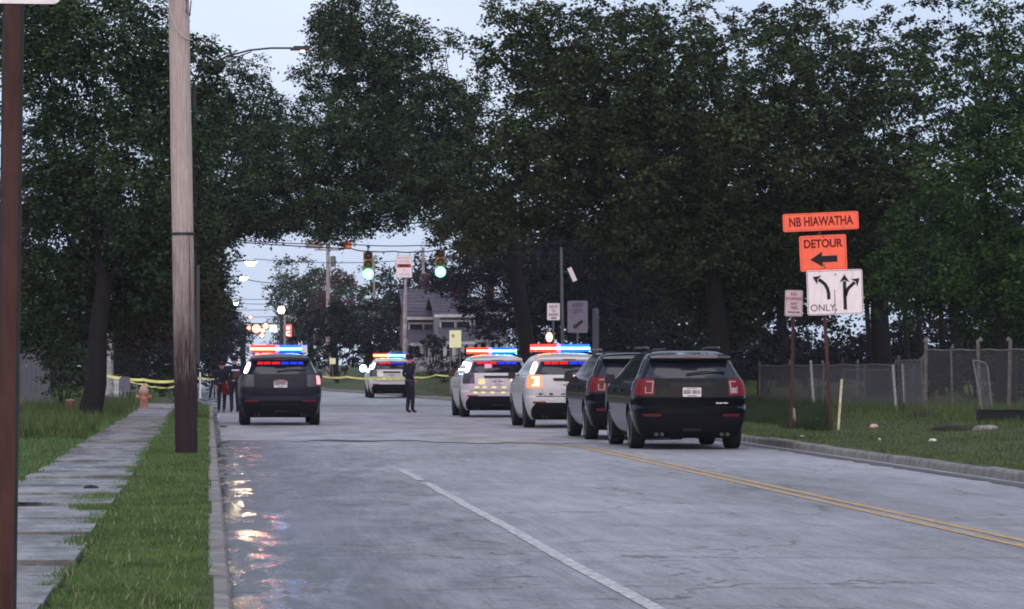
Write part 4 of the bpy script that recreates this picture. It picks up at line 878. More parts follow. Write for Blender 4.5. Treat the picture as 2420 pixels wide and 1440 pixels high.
M_tail_core = mat('lit_tail_strip', (0.9, 0.3, 0.2), 0.2, emis=(1, .42, .26), estr=3.2)
M_tail_pink = mat('lit_pink_tail_lens', (0.8, 0.3, 0.3), 0.2, emis=(1, .28, .28), estr=0.9)
M_clear = mat('clear_lamp_lens', (0.30, 0.22, 0.23), 0.2)
M_refl = mat('red_reflector', (0.10, 0.004, 0.010), 0.3, spec=.3)
M_plate = mat('licence_plate', (0.62, 0.60, 0.58), 0.5, var=.05)
M_pink = mat('maroon_ink', (0.10, 0.03, 0.06), 0.6)
M_retro = mat('reflective_yellow_sheeting', (0.95, 0.93, 0.36), 0.4, spec=.5)
M_badge = mat('dark_badge', (0.03, 0.03, 0.035), 0.3)
M_und = mat('underbody', (0.012, 0.012, 0.012), 0.85)

ZK = [.20, .30, .48, .60, .72, .76, .90, 1.05, 1.16, 1.24, 1.30, 1.42, 1.54, 1.60, 1.66, 1.71, 1.745, 1.76]
WK = [.84, .91, .965, .985, .995, 1., 1., .99, .972, .93, .885, .83, .775, .745, .70, .62, .45, .20]
RK = [.25, .10, .02, 0., 0., .055, .045, .05, .06, .09, .14, .23, .33, .37, .45, .62, .95, 1.3]
FK = [4.72, 4.90, 5.0, 5.02, 5.02, 5.02, 5.0, 4.93, 4.55, 4.05, 3.85, 3.55, 3.2, 3.02, 2.8, 2.5, 2.1, 1.8]
PA = [0, .06, .12, .17, .21, .245, .275, .30, .70, .725, .755, .79, .83, .88, .94, 1.0]
FX = [0, .3, .55, .72, .84, .92, .97, 1.0, 1.0, .97, .92, .84, .72, .55, .3, 0]
DR = [0, .006, .022, .05, .095, .155, .24, .38]
DF = [.6, .42, .29, .2, .13, .06, .015, 0]
def S(p, z, off=0.0):
    def raw(p, z):
        sg = 1.0
        if p < 0: p = -p; sg = -1.0
        if p > 1: p = 2-p; sg = -sg
        w_, r_, f_ = np.interp(z, ZK, WK), np.interp(z, ZK, RK), np.interp(z, ZK, FK)
        fx = np.interp(p, PA, FX)
        if p <= .30: y = r_+np.interp(p, PA[:8], DR)
        elif p >= .70: y = f_-np.interp(p, PA[8:], DF)
        else: y = (r_+.38)+((f_-.6)-(r_+.38))*(p-.3)/.4
        return Vector((sg*fx*w_, y, z))
    a = raw(p, z)
    if off:
        e = .004; du = raw(p+e, z)-raw(p-e, z); dz = raw(p, z+.01)-raw(p, z-.01); n = du.cross(dz)
        if n.length < 1e-9: n = Vector((0, -1, 0))
        n.normalize()
        c = Vector((0, 2.5, 0)); d = Vector((a.x, a.y-2.5, 0)) if abs(p) < .0 else Vector((a.x, (a.y-2.5)*.5, .05))
        if n.dot(d) < 0: n = -n
        a = a+n*off
    return a
def patch(name, rows, m, parent, off=.006, nx=10, smooth=True, holes=None):
    """rows: (z, p0, p1); a panel draped on the body, proud of it, with a rim"""
    zz = [r_[0] for r_ in rows]; b = MB(); R_ = []
    nz_ = max(2, int(abs(zz[-1]-zz[0])/.035)+1); seq = list(np.linspace(0, len(rows)-1, max(nz_, len(rows))))
    for s_ in seq:
        z = np.interp(s_, range(len(rows)), zz); a = np.interp(s_, range(len(rows)), [q[1] for q in rows]); c = np.interp(s_, range(len(rows)), [q[2] for q in rows])
        R_.append([(a+(c-a)*k/nx, z) for k in range(nx+1)])
    nr = len(R_); n1 = nx+1
    for lay in (off, off-.03):
        for r_ in R_:
            for (p, z) in r_: b.v.append(tuple(S(p, z, lay)))
    b.f = [(i*n1+j, i*n1+j+1, (i+1)*n1+j+1, (i+1)*n1+j) for i in range(nr-1) for j in range(nx)]
    o_ = nr*n1
    for i in range(nr-1): b.f += [(i*n1, (i+1)*n1, (i+1)*n1+o_, i*n1+o_), (i*n1+nx, i*n1+nx+o_, (i+1)*n1+nx+o_, (i+1)*n1+nx)]
    for j in range(nx): b.f += [(j, j+o_, j+1+o_, j+1), ((nr-1)*n1+j, (nr-1)*n1+j+1, (nr-1)*n1+j+1+o_, (nr-1)*n1+j+o_)]
    b.mi = [0]*len(b.f)
    return b.build(name, m, parent, smooth=smooth, ang=50)
def body_mesh(zmin=.20):
    pr = sorted(set([round(x, 4) for x in list(np.linspace(0, .3, 16))+list(np.linspace(.3, .7, 21))+list(np.linspace(.7, 1, 14))]))
    ring = [p for p in pr]+[-p for p in pr[1:-1]][::-1]
    zs = list(np.linspace(.20, .60, 9))+[.64, .68, .72, .735, .76, .80, .85]+list(np.linspace(.90, 1.24, 9))+list(np.linspace(1.28, 1.60, 9))+[1.63, 1.66, 1.685, 1.71, 1.73, 1.745, 1.755, 1.76]
    b = MB(); n = len(ring)
    for z in zs:
        for p in ring: b.v.append(tuple(S(p, z)))
    b.f = [(i*n+k, i*n+(k+1) % n, (i+1)*n+(k+1) % n, (i+1)*n+k) for i in range(len(zs)-1) for k in range(n)]
    b.f += [tuple(range(n))[::-1], tuple((len(zs)-1)*n+k for k in range(n))]; b.mi = [0]*len(b.f)
    o = b.build('body', M_blk)
    c = MB()
    for yy in (1.04, 4.06):
        for sx in (-1, 1): c.lathe([(.43, sx*.60), (.43, sx*1.3)], (0, yy, .375), 'x', 36)
    co = c.build('cut', M_und)
    md = o.modifiers.new('b', 'BOOLEAN'); md.operation = 'DIFFERENCE'; md.object = co; md.solver = 'EXACT'
    dg = bpy.context.evaluated_depsgraph_get(); dg.update(); me = bpy.data.meshes.new_from_object(o.evaluated_get(dg))
    bpy.data.objects.remove(o); bpy.data.objects.remove(co)
    me.polygons.foreach_set('use_smooth', [True]*len(me.polygons)); me.set_sharp_from_angle(angle=math.radians(32))
    return me
BODY = body_mesh()
def wheel_meshes(rimm):
    b = MB(); b.lathe([(.27, -.115), (.33, -.128), (.362, -.122), (.374, -.095), (.377, 0), (.374, .095), (.362, .122), (.33, .128), (.27, .115)], axis='x', n=32)
    return b
_wm = {}
def add_wheel(parent, x, y, rimm, bright):
    key = (rimm.name, bright)
    if key not in _wm:
        tb_ = wheel_meshes(rimm); t_ = tb_.build('wheel', M_tyre, None, smooth=True, ang=50)
        r = MB(); r.lathe([(.275, -.10), (.278, .118), (.262, .122), (.255, .09), (.25, .07)], axis='x', n=28)
        for k in range(5):
            a = 2*PI*k/5; R3 = Matrix.Rotation(a, 3, 'X'); r.box(R3 @ Vector((.085, 0, .15)), (.03, .07, .21), rot=R3)
        r.lathe([(0, .11), (.05, .105), (.06, .06)], axis='x', n=12); r_ = r.build('rim', rimm, None, smooth=True)
        d = MB(); d.lathe([(.25, .02), (0, .02)], axis='x', n=20); d_ = d.build('brake_disc', M_und, None)
        _wm[key] = (t_.data, r_.data, d_.data); [bpy.data.objects.remove(q) for q in (t_, r_, d_)]
    a, b_, c = _wm[key]
    w_ = link('wheel', a, parent, (x, y, .377)); link('rim', b_, w_, rot=(0, 0, PI if x < 0 else 0)); link('brake_disc', c, w_, rot=(0, 0, PI if x < 0 else 0)); return w_

def light_bar(t, y0=2.25, z0=1.775, w_=1.40, k=1.0, power=26):
    b = MB(); b.box((0, y0, z0+.012), (w_*.92, .26, .03)); b.tube([(-.45, y0, z0-.05), (-.45, y0, z0+.01)], .03, n=6); b.tube([(.45, y0, z0-.05), (.45, y0, z0+.01)], .03, n=6); base_ = b.build('light_bar_base', M_trim, t)
    ML = {}
    cols = []
    n = 16; wd = w_/n
    for i in range(n):
        x = -w_/2+wd*(i+.5); f = (i+.5)/n
        if f < .44: cn, cc_, co, es = 'lit_red_lens', (1, .030, .022), (1, .46, .16), 1.15
        elif f < .53: cn, cc_, co, es = 'lit_magenta_lens', (.95, .16, .80), (1, .80, 1), 1.3
        else: cn, cc_, co, es = 'lit_blue_lens', (.012, .10, 1.0), (.22, .80, 1), 1.15
        m1 = mat(cn, cc_, .3, emis=cc_, estr=es); m2 = mat(cn.replace('lens', 'diodes'), co, .3, emis=co, estr=9)
        b = MB(); b.prism([(-.13, -.02), (-.14, .06), (-.13, .12), (-.08, .16), (.08, .16), (.13, .12), (.14, .06), (.13, -.02)], x-wd*.49, x+wd*.49, 'yz')
        l = b.build('light_bar_lens', m1, t, loc=(0, y0, z0+.028))
        b = MB(); b.box((x, -.144, .064), (wd*.97, .006, .042)); b.build('diodes', m2, l)
    for (x, c) in ((-.40, (1, .06, .03)), (.36, (.05, .16, 1))):
        for sy in (-1, 1):
            ld = bpy.data.lights.new('light_bar_lamp', 'AREA'); ld.shape = 'RECTANGLE'; ld.size = .5; ld.size_y = .02; ld.energy = (4 if sy < 0 else 90)*k; ld.color = c; ld.spread = math.radians(150)
            o = bpy.data.objects.new('light_bar_lamp', ld); COL.objects.link(o); o.parent = t; o.location = (x, y0+sy*.152, z0+.098); o.rotation_euler = (sy*PI/2-(.22 if sy > 0 else -.22)*(-1 if sy < 0 else 0)*1.0, 0, 0)

def suv(label, loc, paint, rimm, group, police=False, bright=True, rz=0.0, sc_=1.0, name='police_suv', cat='police vehicle'):
    t = thing(name, label, cat, loc, rz, group)
    me = BODY.copy(); me.materials.clear(); me.materials.append(paint); link('body', me, t)
    b = MB(); b.box((0, 2.5, .42), (1.18, 4.2, .36)); b.box((0, 1.04, .34), (1.5, .10, .10)); b.box((.1, .5, .30), (.5, .35, .16)); b.box((-.35, .55, .27), (.3, .5, .14)); b.box((0, 1.04, .33), (.34, .34, .26)); b.build('underbody', M_und, t)
    for x in (-.845, .845):
        for y in (1.04, 4.06): add_wheel(t, x, y, rimm, bright)
    patch('lower_bumper', [(.205, -.255, .255), (.30, -.26, .26), (.44, -.245, .245), (.60, -.19, .19)] if paint is not M_blk else [(.205, -.26, .26), (.30, -.265, .265), (.58, -.265, .265)], M_clad, t, .008, 22)
    rw = patch('rear_window', [(1.245, -.225, .225), (1.30, -.222, .222), (1.54, -.205, .205)], M_glass, t, .006, 18)
    b = MB(); b.tube([S(-.02, 1.30, .03), S(.05, 1.34, .035), S(.16, 1.33, .03)], .012, n=6); b.build('wiper', M_clad, rw)
    # side glass
    for s_ in (-1, 1):
        for (a, c, nm) in ((.315, .405, 'quarter_window'), (.415, .525, 'door_window'), (.535, .655, 'door_window')):
            patch(nm, [(1.215, s_*a, s_*c), (1.55, s_*(a+.01), s_*(c-(.04 if c > .6 else 0)))], M_glass, t, .004, 5)
        b = MB(); b.box((s_*1.03, 3.5, 1.22), (.20, .12, .17), taper=.8); b.box((s_*.93, 3.5, 1.17), (.14, .06, .05)); b.build('mirror', M_trim, t)
        b = MB(); b.tube([(s_*.62, .95, 1.755), (s_*.64, 1.2, 1.79), (s_*.64, 2.8, 1.79), (s_*.60, 3.05, 1.745)], .018, n=6); b.build('roof_rail', M_trim, t)
        for p in (.46, .585):
            b = MB(); q = S(s_*p, 1.02, .02); b.box(q, (.03, .20, .03)); b.build('door_handle', paint, t)
        b = MB()
        for p in (.41, .53, .66):
            a_, c_ = S(s_*p, .45, .001), S(s_*p, 1.2, .001); b.box((a_+c_)/2, (.004, .010, .75), rot=Matrix.Rotation(math.atan2(c_.x-a_.x, .75), 3, 'Y'))
        b.build('door_seams', M_und, t)
        # tail lamp
        tm = M_tail_on if (police == 'lit' and s_ < 0) else (M_tail if police != 'dark' else M_badge)
        tl_ = patch('tail_light', [(.945, s_*.150, s_*.262), (.99, s_*.146, s_*.272), (1.215, s_*.158, s_*.275), (1.235, s_*.165, s_*.26)], tm, t, .012, 10)
        if police == 'lit' and s_ < 0:
            patch('lit_strip', [(1.16, s_*.17, s_*.235), (1.19, s_*.17, s_*.235)], M_tail_core, tl_, .02, 6); patch('lit_strip', [(1.0, s_*.165, s_*.205), (1.17, s_*.17, s_*.195)], M_tail_core, tl_, .02, 4); patch('lit_strip', [(.985, s_*.165, s_*.22), (1.01, s_*.165, s_*.22)], M_tail_core, tl_, .02, 5)
        elif not police:
            for (z0, z1, p0, p1) in ((1.175, 1.19, .158, .20), (1.0, 1.19, .158, .164), (.985, 1.0, .158, .20), (1.0, 1.10, .195, .20)):
                patch('white_element', [(z0, s_*p0, s_*p1), (z1, s_*p0, s_*p1)], M_clear, tl_, .018, 3)
            patch('reversing_element', [(1.0, s_*.166, s_*.192), (1.08, s_*.166, s_*.192)], M_clear if s_ > 0 else M_refl, tl_, .017, 3)
        patch('reflector', [(.585, s_*.12, s_*.215), (.625, s_*.12, s_*.215)], M_refl, t, .014, 6)
    patch('windscreen', [(1.27, .80, 1.20), (1.60, .81, 1.19)], M_glass, t, .004, 18)
    # roof spoiler
    b = MB()
    for k_, (x0, x1) in enumerate(zip(np.linspace(-.70, .60, 14), np.linspace(-.60, .70, 14))): pass
    xs_ = np.linspace(-.71, .71, 19); pr = []
    for x in xs_:
        c = .05*(x/.7)**2; q = 1-.10*abs(x/.71)**6
        pr.append([(x, .20+c*2.2, 1.555), (x, .165+c*2.2, 1.60*1.0), (x, .20+c*2.2, 1.662-c*.5), (x, .50, 1.700-c*.9), (x, .52, 1.60)])
    b.v = [p for r_ in pr for p in r_]; n = 5
    b.f = [(i*n+k_, i*n+(k_+1) % n, (i+1)*n+(k_+1) % n, (i+1)*n+k_) for i in range(len(xs_)-1) for k_ in range(n)]+[tuple(range(n)), tuple((len(xs_)-1)*n+k_ for k_ in range(n))[::-1]]; b.mi = [0]*len(b.f)
    spo = b.build('spoiler', M_gloss if paint is M_blk else paint, t, smooth=True, ang=28)
    b = MB(); b.box((0, .152, 1.60), (.30, .02, .02)); b.build('high_brake_light', M_refl, spo)
    # tailgate: shut lines, handle bar, licence recess, plate
    b = MB()
    def seam(pts, r_=.004):
        b.tube([S(p, z, .0015) for p, z in pts], r_, n=4)
    seam([(-.145, 1.24), (-.150, .95), (-.135, .80), (-.11, .72)]); seam([(.145, 1.24), (.150, .95), (.135, .80), (.11, .72)]); seam([(x, .735) for x in np.linspace(-.11, .11, 9)]); b.build('tailgate_seam', M_und, t)
    patch('handle_trim', [(1.10, -.075, .075), (1.165, -.085, .085)], M_trim, t, .016, 8)
    patch('plate_recess', [(.885, -.062, .062), (.905, -.068, .068), (1.09, -.052, .052)], paint if paint is not M_wht else mat('white_paint_recess', (0.45, 0.44, 0.43), .4), t, .003, 8)
    pl_ = MB(); pl_.prism(rr(.32, .16, .015), 0, .006); po = pl_.build('licence_plate', M_plate, t, loc=(0, .022, 1.005))
    text('lettering', 'KSD 5015', .085, M_pink, po, (0, -.003, 0), bold=.003, sx=.82)
    b = MB(); b.box((0, -.003, -.062), (.16, .003, .012)); b.build('plate_mark', M_pink if not police else M_badge, po)
    b = MB(); b.box((0, -.003, .064), (.18, .003, .008)); b.build('plate_mark', M_pink if not police else M_badge, po)
    b = MB()
    for x in (-.62, -.52, .52, .62): b.lathe([(.035, 0), (.038, .16), (.03, .16), (.028, .01)], (x, .02, .27), 'y', 12)
    b.build('exhaust_tips', M_drim if not police else M_und, t)
    b = MB(); b.box((0, .03, .35), (.30, .03, .05)); b.build('hitch_cover', M_und, t)
    sb_ = patch('step_pad', [(.735, -.19, .19), (.745, -.19, .19)], M_clad, t, .010, 12)
    return t
gk = 'row of vehicles parked along the right kerb'
def at(Y, X=8.43): return (X, Y, 0)
s6 = suv('nearest black SUV with a pale licence plate, at the near end of the right-hand row', at(59.5), M_blk, M_rim, gk, name='parked_suv', cat='car')
b = MB(); q = S(.115, .815, .012)
for k_ in range(6): b.box(q+Vector((-.09+.036*k_, 0, 0)), (.022, .008, .018 if k_ % 2 else .026))
b.build('name_badge', M_chrome, s6)
s5 = suv('second black SUV, half hidden behind the nearest black one', at(66.6, 8.42), M_blk, M_rim, gk, name='parked_suv', cat='car')
def police_extras(t, row_up, row_low, lampz=1.40, strip_side=-1, side_lamp=True, k=1.0):
    light_bar(t, k=k)
    for q_ in range(6):  # added glowing patches: the light bar's bloom put onto the rear window
        a_ = -.165+q_*.056; m_ = mat('deep_red_bloom', (.8, .02, .02), .4, emis=(1, .012, .03), estr=.55) if q_ < 3 else mat('deep_blue_bloom', (.02, .05, .8), .4, emis=(.02, .05, 1), estr=.55)
        patch('rear_window_bloom', [(1.485, a_, a_+.050), (1.545, a_+.002, a_+.049)], m_, t, .012, 4)
    if side_lamp:
        ps = -.255 if strip_side < 0 else .255
        o = patch('pillar_light', [(1.27, ps-.012, ps+.012), (1.33, ps-.022, ps+.022), (1.47, ps-.020, ps+.020), (1.52, ps-.008, ps+.008)], mat('lit_pink_white_lamp', (1, .8, .9), .4, emis=(1, .55, .78), estr=7), t, .03, 6)
        patch('lamp_core', [(1.31, ps-.010, ps+.010), (1.47, ps-.009, ps+.009)], M_wlamp, o, .045, 4)
    for (zc, pts_, m_) in row_up:
        for (p, w_, h_) in pts_:
            q = S(p, zc, .012); b = MB(); pl = [(w_/2*math.cos(a), h_/2*math.sin(a)) for a in np.linspace(0, 2*PI, 13)[:-1]]
            b.prism(pl, -.005, .004); b.build('reflective_mark', m_, t, loc=q)
s4 = suv('white police SUV with a lit orange tail light, just beyond the black vehicles', at(79.0, 8.36), M_wht, M_drim, gk, police='lit', bright=False)
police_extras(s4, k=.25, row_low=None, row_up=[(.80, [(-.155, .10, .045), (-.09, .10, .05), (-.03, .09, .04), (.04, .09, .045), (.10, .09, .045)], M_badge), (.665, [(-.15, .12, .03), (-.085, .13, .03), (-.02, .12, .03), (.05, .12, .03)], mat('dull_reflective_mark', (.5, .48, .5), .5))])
s3 = suv('white police SUV with rows of pale yellow marks across its tailgate', at(95.0, 8.05), M_wht, M_drim, gk, police='dark', bright=False)
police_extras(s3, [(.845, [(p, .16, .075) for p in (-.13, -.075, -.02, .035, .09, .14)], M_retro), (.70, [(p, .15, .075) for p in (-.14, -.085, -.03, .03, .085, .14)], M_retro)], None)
for (px_, w_) in ((-.095, .20), (.095, .20)):
    q = S(px_, 1.0, .012); b = MB(); b.prism(rr(w_, .17, .05), -.005, .004); b.build('reflective_panel', M_retro, s3, loc=q)
b = MB(); b.prism(rr(.20, .16, .03), -.005, .004); b.build('window_sticker', mat('pink_sticker', (.85, .5, .6), .5), s3, loc=S(-.06, 1.40, .02))
s1 = suv('dark grey police SUV with lit roof lights on the left side of the street', (1.74, 82.5, 0), M_gry, M_drim, None, police='dark', bright=False)
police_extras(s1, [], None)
b = MB(); pl = [(.15*math.cos(a), .055*math.sin(a)) for a in np.linspace(0, 2*PI, 21)[:-1]]; b.prism(pl, -.006, .004); b.build('emblem', mat('dusty_pink_badge', (.22, .12, .14), .4), s1, loc=S(0, 1.06, .03))
patch('lit_tail_panel', [(1.0, .225, .268), (1.20, .235, .272)], M_tail_pink, s1, .022, 6)
patch('pillar_reflection', [(1.27, .262, .275), (1.54, .258, .270)], mat('pale_pillar_reflection', (.45, .45, .48), .3, coat=.5), s1, .008, 3)  # pale strip: a reflection painted along the right rear pillar
b = MB(); b.box((.60, 1.0, 1.86), (.14, .10, .17)); b.tube([(.55, .98, 1.94), (.53, .98, 2.06)], .012, n=5); b.build('roof_camera', mat('pale_plastic_box', (.6, .6, .64), .5), s1)
s2 = suv('farthest white police SUV, beside the officer standing in the street', (8.0, 149.0, 0), M_wht, M_drim, None, police='dark', bright=False)
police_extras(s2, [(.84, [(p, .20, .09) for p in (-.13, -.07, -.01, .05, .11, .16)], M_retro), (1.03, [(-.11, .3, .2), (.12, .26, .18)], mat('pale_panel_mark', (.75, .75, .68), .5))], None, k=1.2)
b = MB(); b.lathe([(0, -.12), (.12, -.08), (.16, 0)], axis='y', n=14); b.build('lamp_lens', mat('lit_blue_white_lamp', (.7, .9, 1), .4, emis=(.45, .85, 1), estr=7), s2, loc=(-1.10, 3.42, 1.30), smooth=True)
b = MB(); b.box((-1.12, 3.5, 1.22), (.2, .1, .16)); b.build('mirror_lamp', mat('lit_blue_lens', (.02, .17, 1)), s2)
# white car far behind the wooden pole
t = suv('white car mostly hidden behind the wooden utility pole, far up the left side', ((428-VX)/F*205, 205, 0.1), M_wht, M_drim, None, police='dark', name='parked_car', cat='car')

# ================================================================== PEOPLE
M_navy = mat('navy_uniform', (0.010, 0.011, 0.022), 0.85); M_skin = mat('skin', (0.30, 0.17, 0.12), 0.6); M_shoe = mat('black_boot', (0.008, 0.008, 0.008), 0.4)
M_hair = mat('dark_hair', (0.015, 0.01, 0.008), 0.7); M_trou = mat('dark_trousers', (0.012, 0.012, 0.020), 0.85); M_redc = mat('dark_red_cloth', (0.075, 0.007, 0.010), 0.85)
def person(label, loc, rz, H, J, shirt, trou, extra=None, jacket_mat=None):
    """J: joint overrides in body space (x right, y forward, z up) for height 1.0"""
    t = thing('person', label, 'person', loc, rz)
    j = dict(pel=(0, 0, .52), wai=(0, 0, .60), che=(0, .005, .72), nec=(0, 0, .825), hed0=(0, .01, .865), hed1=(0, .015, .955),
      shL=(-.105, 0, .80), elL=(-.125, -.02, .64), wrL=(-.11, .06, .50), shR=(.105, 0, .80), elR=(.125, -.02, .64), wrR=(.11, .06, .50),
      hiL=(-.052, 0, .50), knL=(-.055, .015, .28), anL=(-.055, -.01, .05), hiR=(.052, 0, .50), knR=(.055, .015, .28), anR=(.055, -.01, .05))
    j.update(J or {})
    for s_ in 'LR':
        w_ = Vector(j['wr'+s_]); e_ = Vector(j['el'+s_]); d = (w_-e_).normalized(); j['pa'+s_] = tuple(w_+d*.032)
        a = Vector(j['an'+s_]); j['to'+s_] = tuple(a+Vector((0, .075, -.028)))
    rad = dict(pel=.085, wai=.075, che=.088, nec=.036, hed0=.045, hed1=.052, shL=.042, elL=.029, wrL=.019, paL=.022, shR=.042, elR=.029, wrR=.019, paR=.022, hiL=.058, knL=.040, anL=.030, toL=.022, hiR=.058, knR=.040, anR=.030, toR=.022)
    E = [('pel', 'wai'), ('wai', 'che'), ('che', 'nec'), ('nec', 'hed0'), ('hed0', 'hed1')]
    for s_ in 'LR': E += [('che', 'sh'+s_), ('sh'+s_, 'el'+s_), ('el'+s_, 'wr'+s_), ('wr'+s_, 'pa'+s_), ('pel', 'hi'+s_), ('hi'+s_, 'kn'+s_), ('kn'+s_, 'an'+s_), ('an'+s_, 'to'+s_)]
    keys = list(rad); idx = {k: i for i, k in enumerate(keys)}; V_ = [Vector(j[k])*H for k in keys]; R_ = [rad[k]*H for k in keys]; EE = [(idx[a], idx[b_]) for a, b_ in E]
    for s_ in 'LR':      # five fingers, unequal and slightly curled
        p0 = Vector(j['pa'+s_])*H; d = (Vector(j['pa'+s_])-Vector(j['wr'+s_])).normalized(); side = Vector((1 if s_ == 'R' else -1, 0, 0)); side = (side-d*side.dot(d)).normalized(); fr = d.cross(side)
        for q, (off, ln) in enumerate(((-.030, .05), (-.010, .055), (.010, .05), (.028, .04))):
            a = p0+fr*off*.9; i0 = len(V_); V_ += [a+d*.03, a+d*(.03+ln*.6)-side*.008, a+d*(.03+ln)-side*.025]; R_ += [.0095, .0085, .007]; EE += [(idx['pa'+s_], i0), (i0, i0+1), (i0+1, i0+2)]
        i0 = len(V_); V_ += [p0-fr*.035+d*.0, p0-fr*.055+d*.035]; R_ += [.011, .009]; EE += [(idx['pa'+s_], i0), (i0, i0+1)]
    me = bpy.data.meshes.new('body'); me.from_pydata(V_, EE, []); o = bpy.data.objects.new('body', me); COL.objects.link(o)
    md = o.modifiers.new('s', 'SKIN'); md.use_smooth_shade = True
    for i, r_ in enumerate(R_): me.skin_vertices[0].data[i].radius = (r_, r_); me.skin_vertices[0].data[i].use_root = (i == 0)
    me.skin_vertices[0].data[idx['che']].radius = (.105*H, .070*H); me.skin_vertices[0].data[idx['wai']].radius = (.085*H, .062*H); me.skin_vertices[0].data[idx['pel']].radius = (.090*H, .066*H)
    o.modifiers.new('ss', 'SUBSURF').levels = 2
    dg = bpy.context.evaluated_depsgraph_get(); dg.update(); m2 = bpy.data.meshes.new_from_object(o.evaluated_get(dg)); bpy.data.objects.remove(o)
    m2.materials.clear()
    for m_ in (M_skin, shirt, trou, M_shoe): m2.materials.append(m_)
    hands = [Vector(j['pa'+s_])*H for s_ in 'LR']
    for pg in m2.polygons:
        c = pg.center; z = c.z/H; pg.use_smooth = True
        if z > .845: k_ = 0
        elif min((c-h_).length for h_ in hands) < .052*H: k_ = 0
        elif z > .545 or (abs(c.x) > .095*H and z > .45): k_ = 1
        elif z > .055: k_ = 2
        else: k_ = 3
        pg.material_index = k_
    link('body', m2, t)
    hc = (Vector(j['hed0'])+Vector(j['hed1']))*.5*H; hr = .058*H
    b = MB(); b.lathe([(0, -.2*hr), (.9*hr, -.15*hr), (1.06*hr, .25*hr), (.98*hr, .75*hr), (.55*hr, 1.2*hr), (0, 1.32*hr)], hc+Vector((0, -.012, .1*hr)), n=16); b.build('hair', M_hair, t, smooth=True, ang=80)
    b = MB(); b.add([hc+Vector((0, hr*.85, -.15*hr)), hc+Vector((-.012, hr*.8, -.45*hr)), hc+Vector((.012, hr*.8, -.45*hr)), hc+Vector((0, hr*1.16, -.38*hr))], [(0, 1, 3), (0, 3, 2), (1, 2, 3)]); b.build('nose', M_skin, t)
    b = MB()
    for sx in (-1, 1): b.box(hc+Vector((sx*.028, hr*.84, -.05*hr)), (.02, .01, .009))
    b.box(hc+Vector((0, hr*.80, -.68*hr)), (.04, .012, .007)); b.build('eyes_and_mouth', M_hair, t)
    for sx in (-1, 1):
        b = MB(); b.box(hc+Vector((sx*hr*.95, 0, -.2*hr)), (.012, .03, .05)); b.build('ear', M_skin, t)
    b = MB(); b.lathe([(.094*H, .535*H), (.097*H, .54*H), (.097*H, .565*H), (.094*H, .57*H)], n=18); o = b.build('belt', M_shoe, t, smooth=True); o.scale = (1, .74, 1)
    if extra: extra(t, H, j, hc, hr)
    return t
def officer_gear(t, H, j, hc, hr):
    b = MB(); b.lathe([(1.08*hr, .35*hr), (1.1*hr, .75*hr), (1.38*hr, 1.05*hr), (1.3*hr, 1.25*hr), (0, 1.45*hr)], hc, n=18); b.prism([(-.07, .6*hr+hc.z), (.07, .6*hr+hc.z), (.06, .6*hr+hc.z-.015), (-.06, .6*hr+hc.z-.015)], hc.y+.9*hr, hc.y+1.7*hr); b.build('cap', M_navy, t, smooth=True)
    b = MB(); b.box((.19*.9, -.01, .50*H), (.05, .13, .20)); b.build('holster', M_shoe, t)
    b = MB(); b.box((-.115*H, -.035, .76*H), (.012, .05, .035)); b.box((.115*H, .0, .76*H), (.012, .05, .035)); b.build('shoulder_patch', mat('pale_patch', (.45, .5, .6), .6), t)
    b = MB(); b.box((-.082*H, 0, .30*H), (.008, .02, .40*H)); b.build('trouser_stripe', mat('grey_stripe', (.3, .3, .28), .7), t)
ofc = G(968, 977)
person('police officer in dark uniform and cap standing in the street beside the far white vehicle', (ofc.x, ofc.y, 0), math.radians(-62), 1.80,
  dict(elL=(-.13, -.05, .65), wrL=(-.09, .07, .57), elR=(.135, -.085, .655), wrR=(.11, .03, .555), anR=(.045, .03, .05), knR=(.05, .03, .28), anL=(-.045, -.02, .05)), M_navy, M_trou, officer_gear)
def bagger(t, H, j, hc, hr):
    b = MB(); b.prism(rr(.38, .42, .12), -.09, .09); b.build('jacket_over_arm', M_redc, t, loc=(-.20, .05, .46*H+.0)); b = MB()
    b.tube([(-.20, .02, .58*H), (-.22, 0, .66*H), (-.19, -.02, .72*H)], .03, n=6); b.build('sleeve', M_redc, t)
q = G(523, 974)
person('person in dark clothes holding a dark red jacket at the left kerb', (q.x+.02, q.y, 0.0), math.radians(170), 1.60, dict(wrL=(-.13, .05, .53), anL=(-.04, 0, .05), anR=(.06, 0, .05)), M_trou, M_trou, bagger)
def cap2(t, H, j, hc, hr):
    b = MB(); b.lathe([(1.1*hr, .35*hr), (1.12*hr, .7*hr), (1.3*hr, .95*hr), (0, 1.35*hr)], hc, n=16); b.build('cap', M_navy, t, smooth=True)
    b = MB(); b.box((0, -.10*1.0, .74*H), (.24, .02, .05)); b.box((0.1, -.11, .62*H), (.05, .02, .05)); b.box((-.05, -.11, .56*H), (.07, .02, .03)); b.build('pale_patch', mat('pale_patch', (.45, .5, .6)), t)
q = G(556, 975)
person('person in dark uniform and cap standing beside the dark grey police SUV', (q.x-.02, q.y, 0.0), math.radians(15), 1.76, dict(elL=(-.135, -.03, .65), wrL=(-.13, .05, .55)), M_navy, M_trou, cap2)

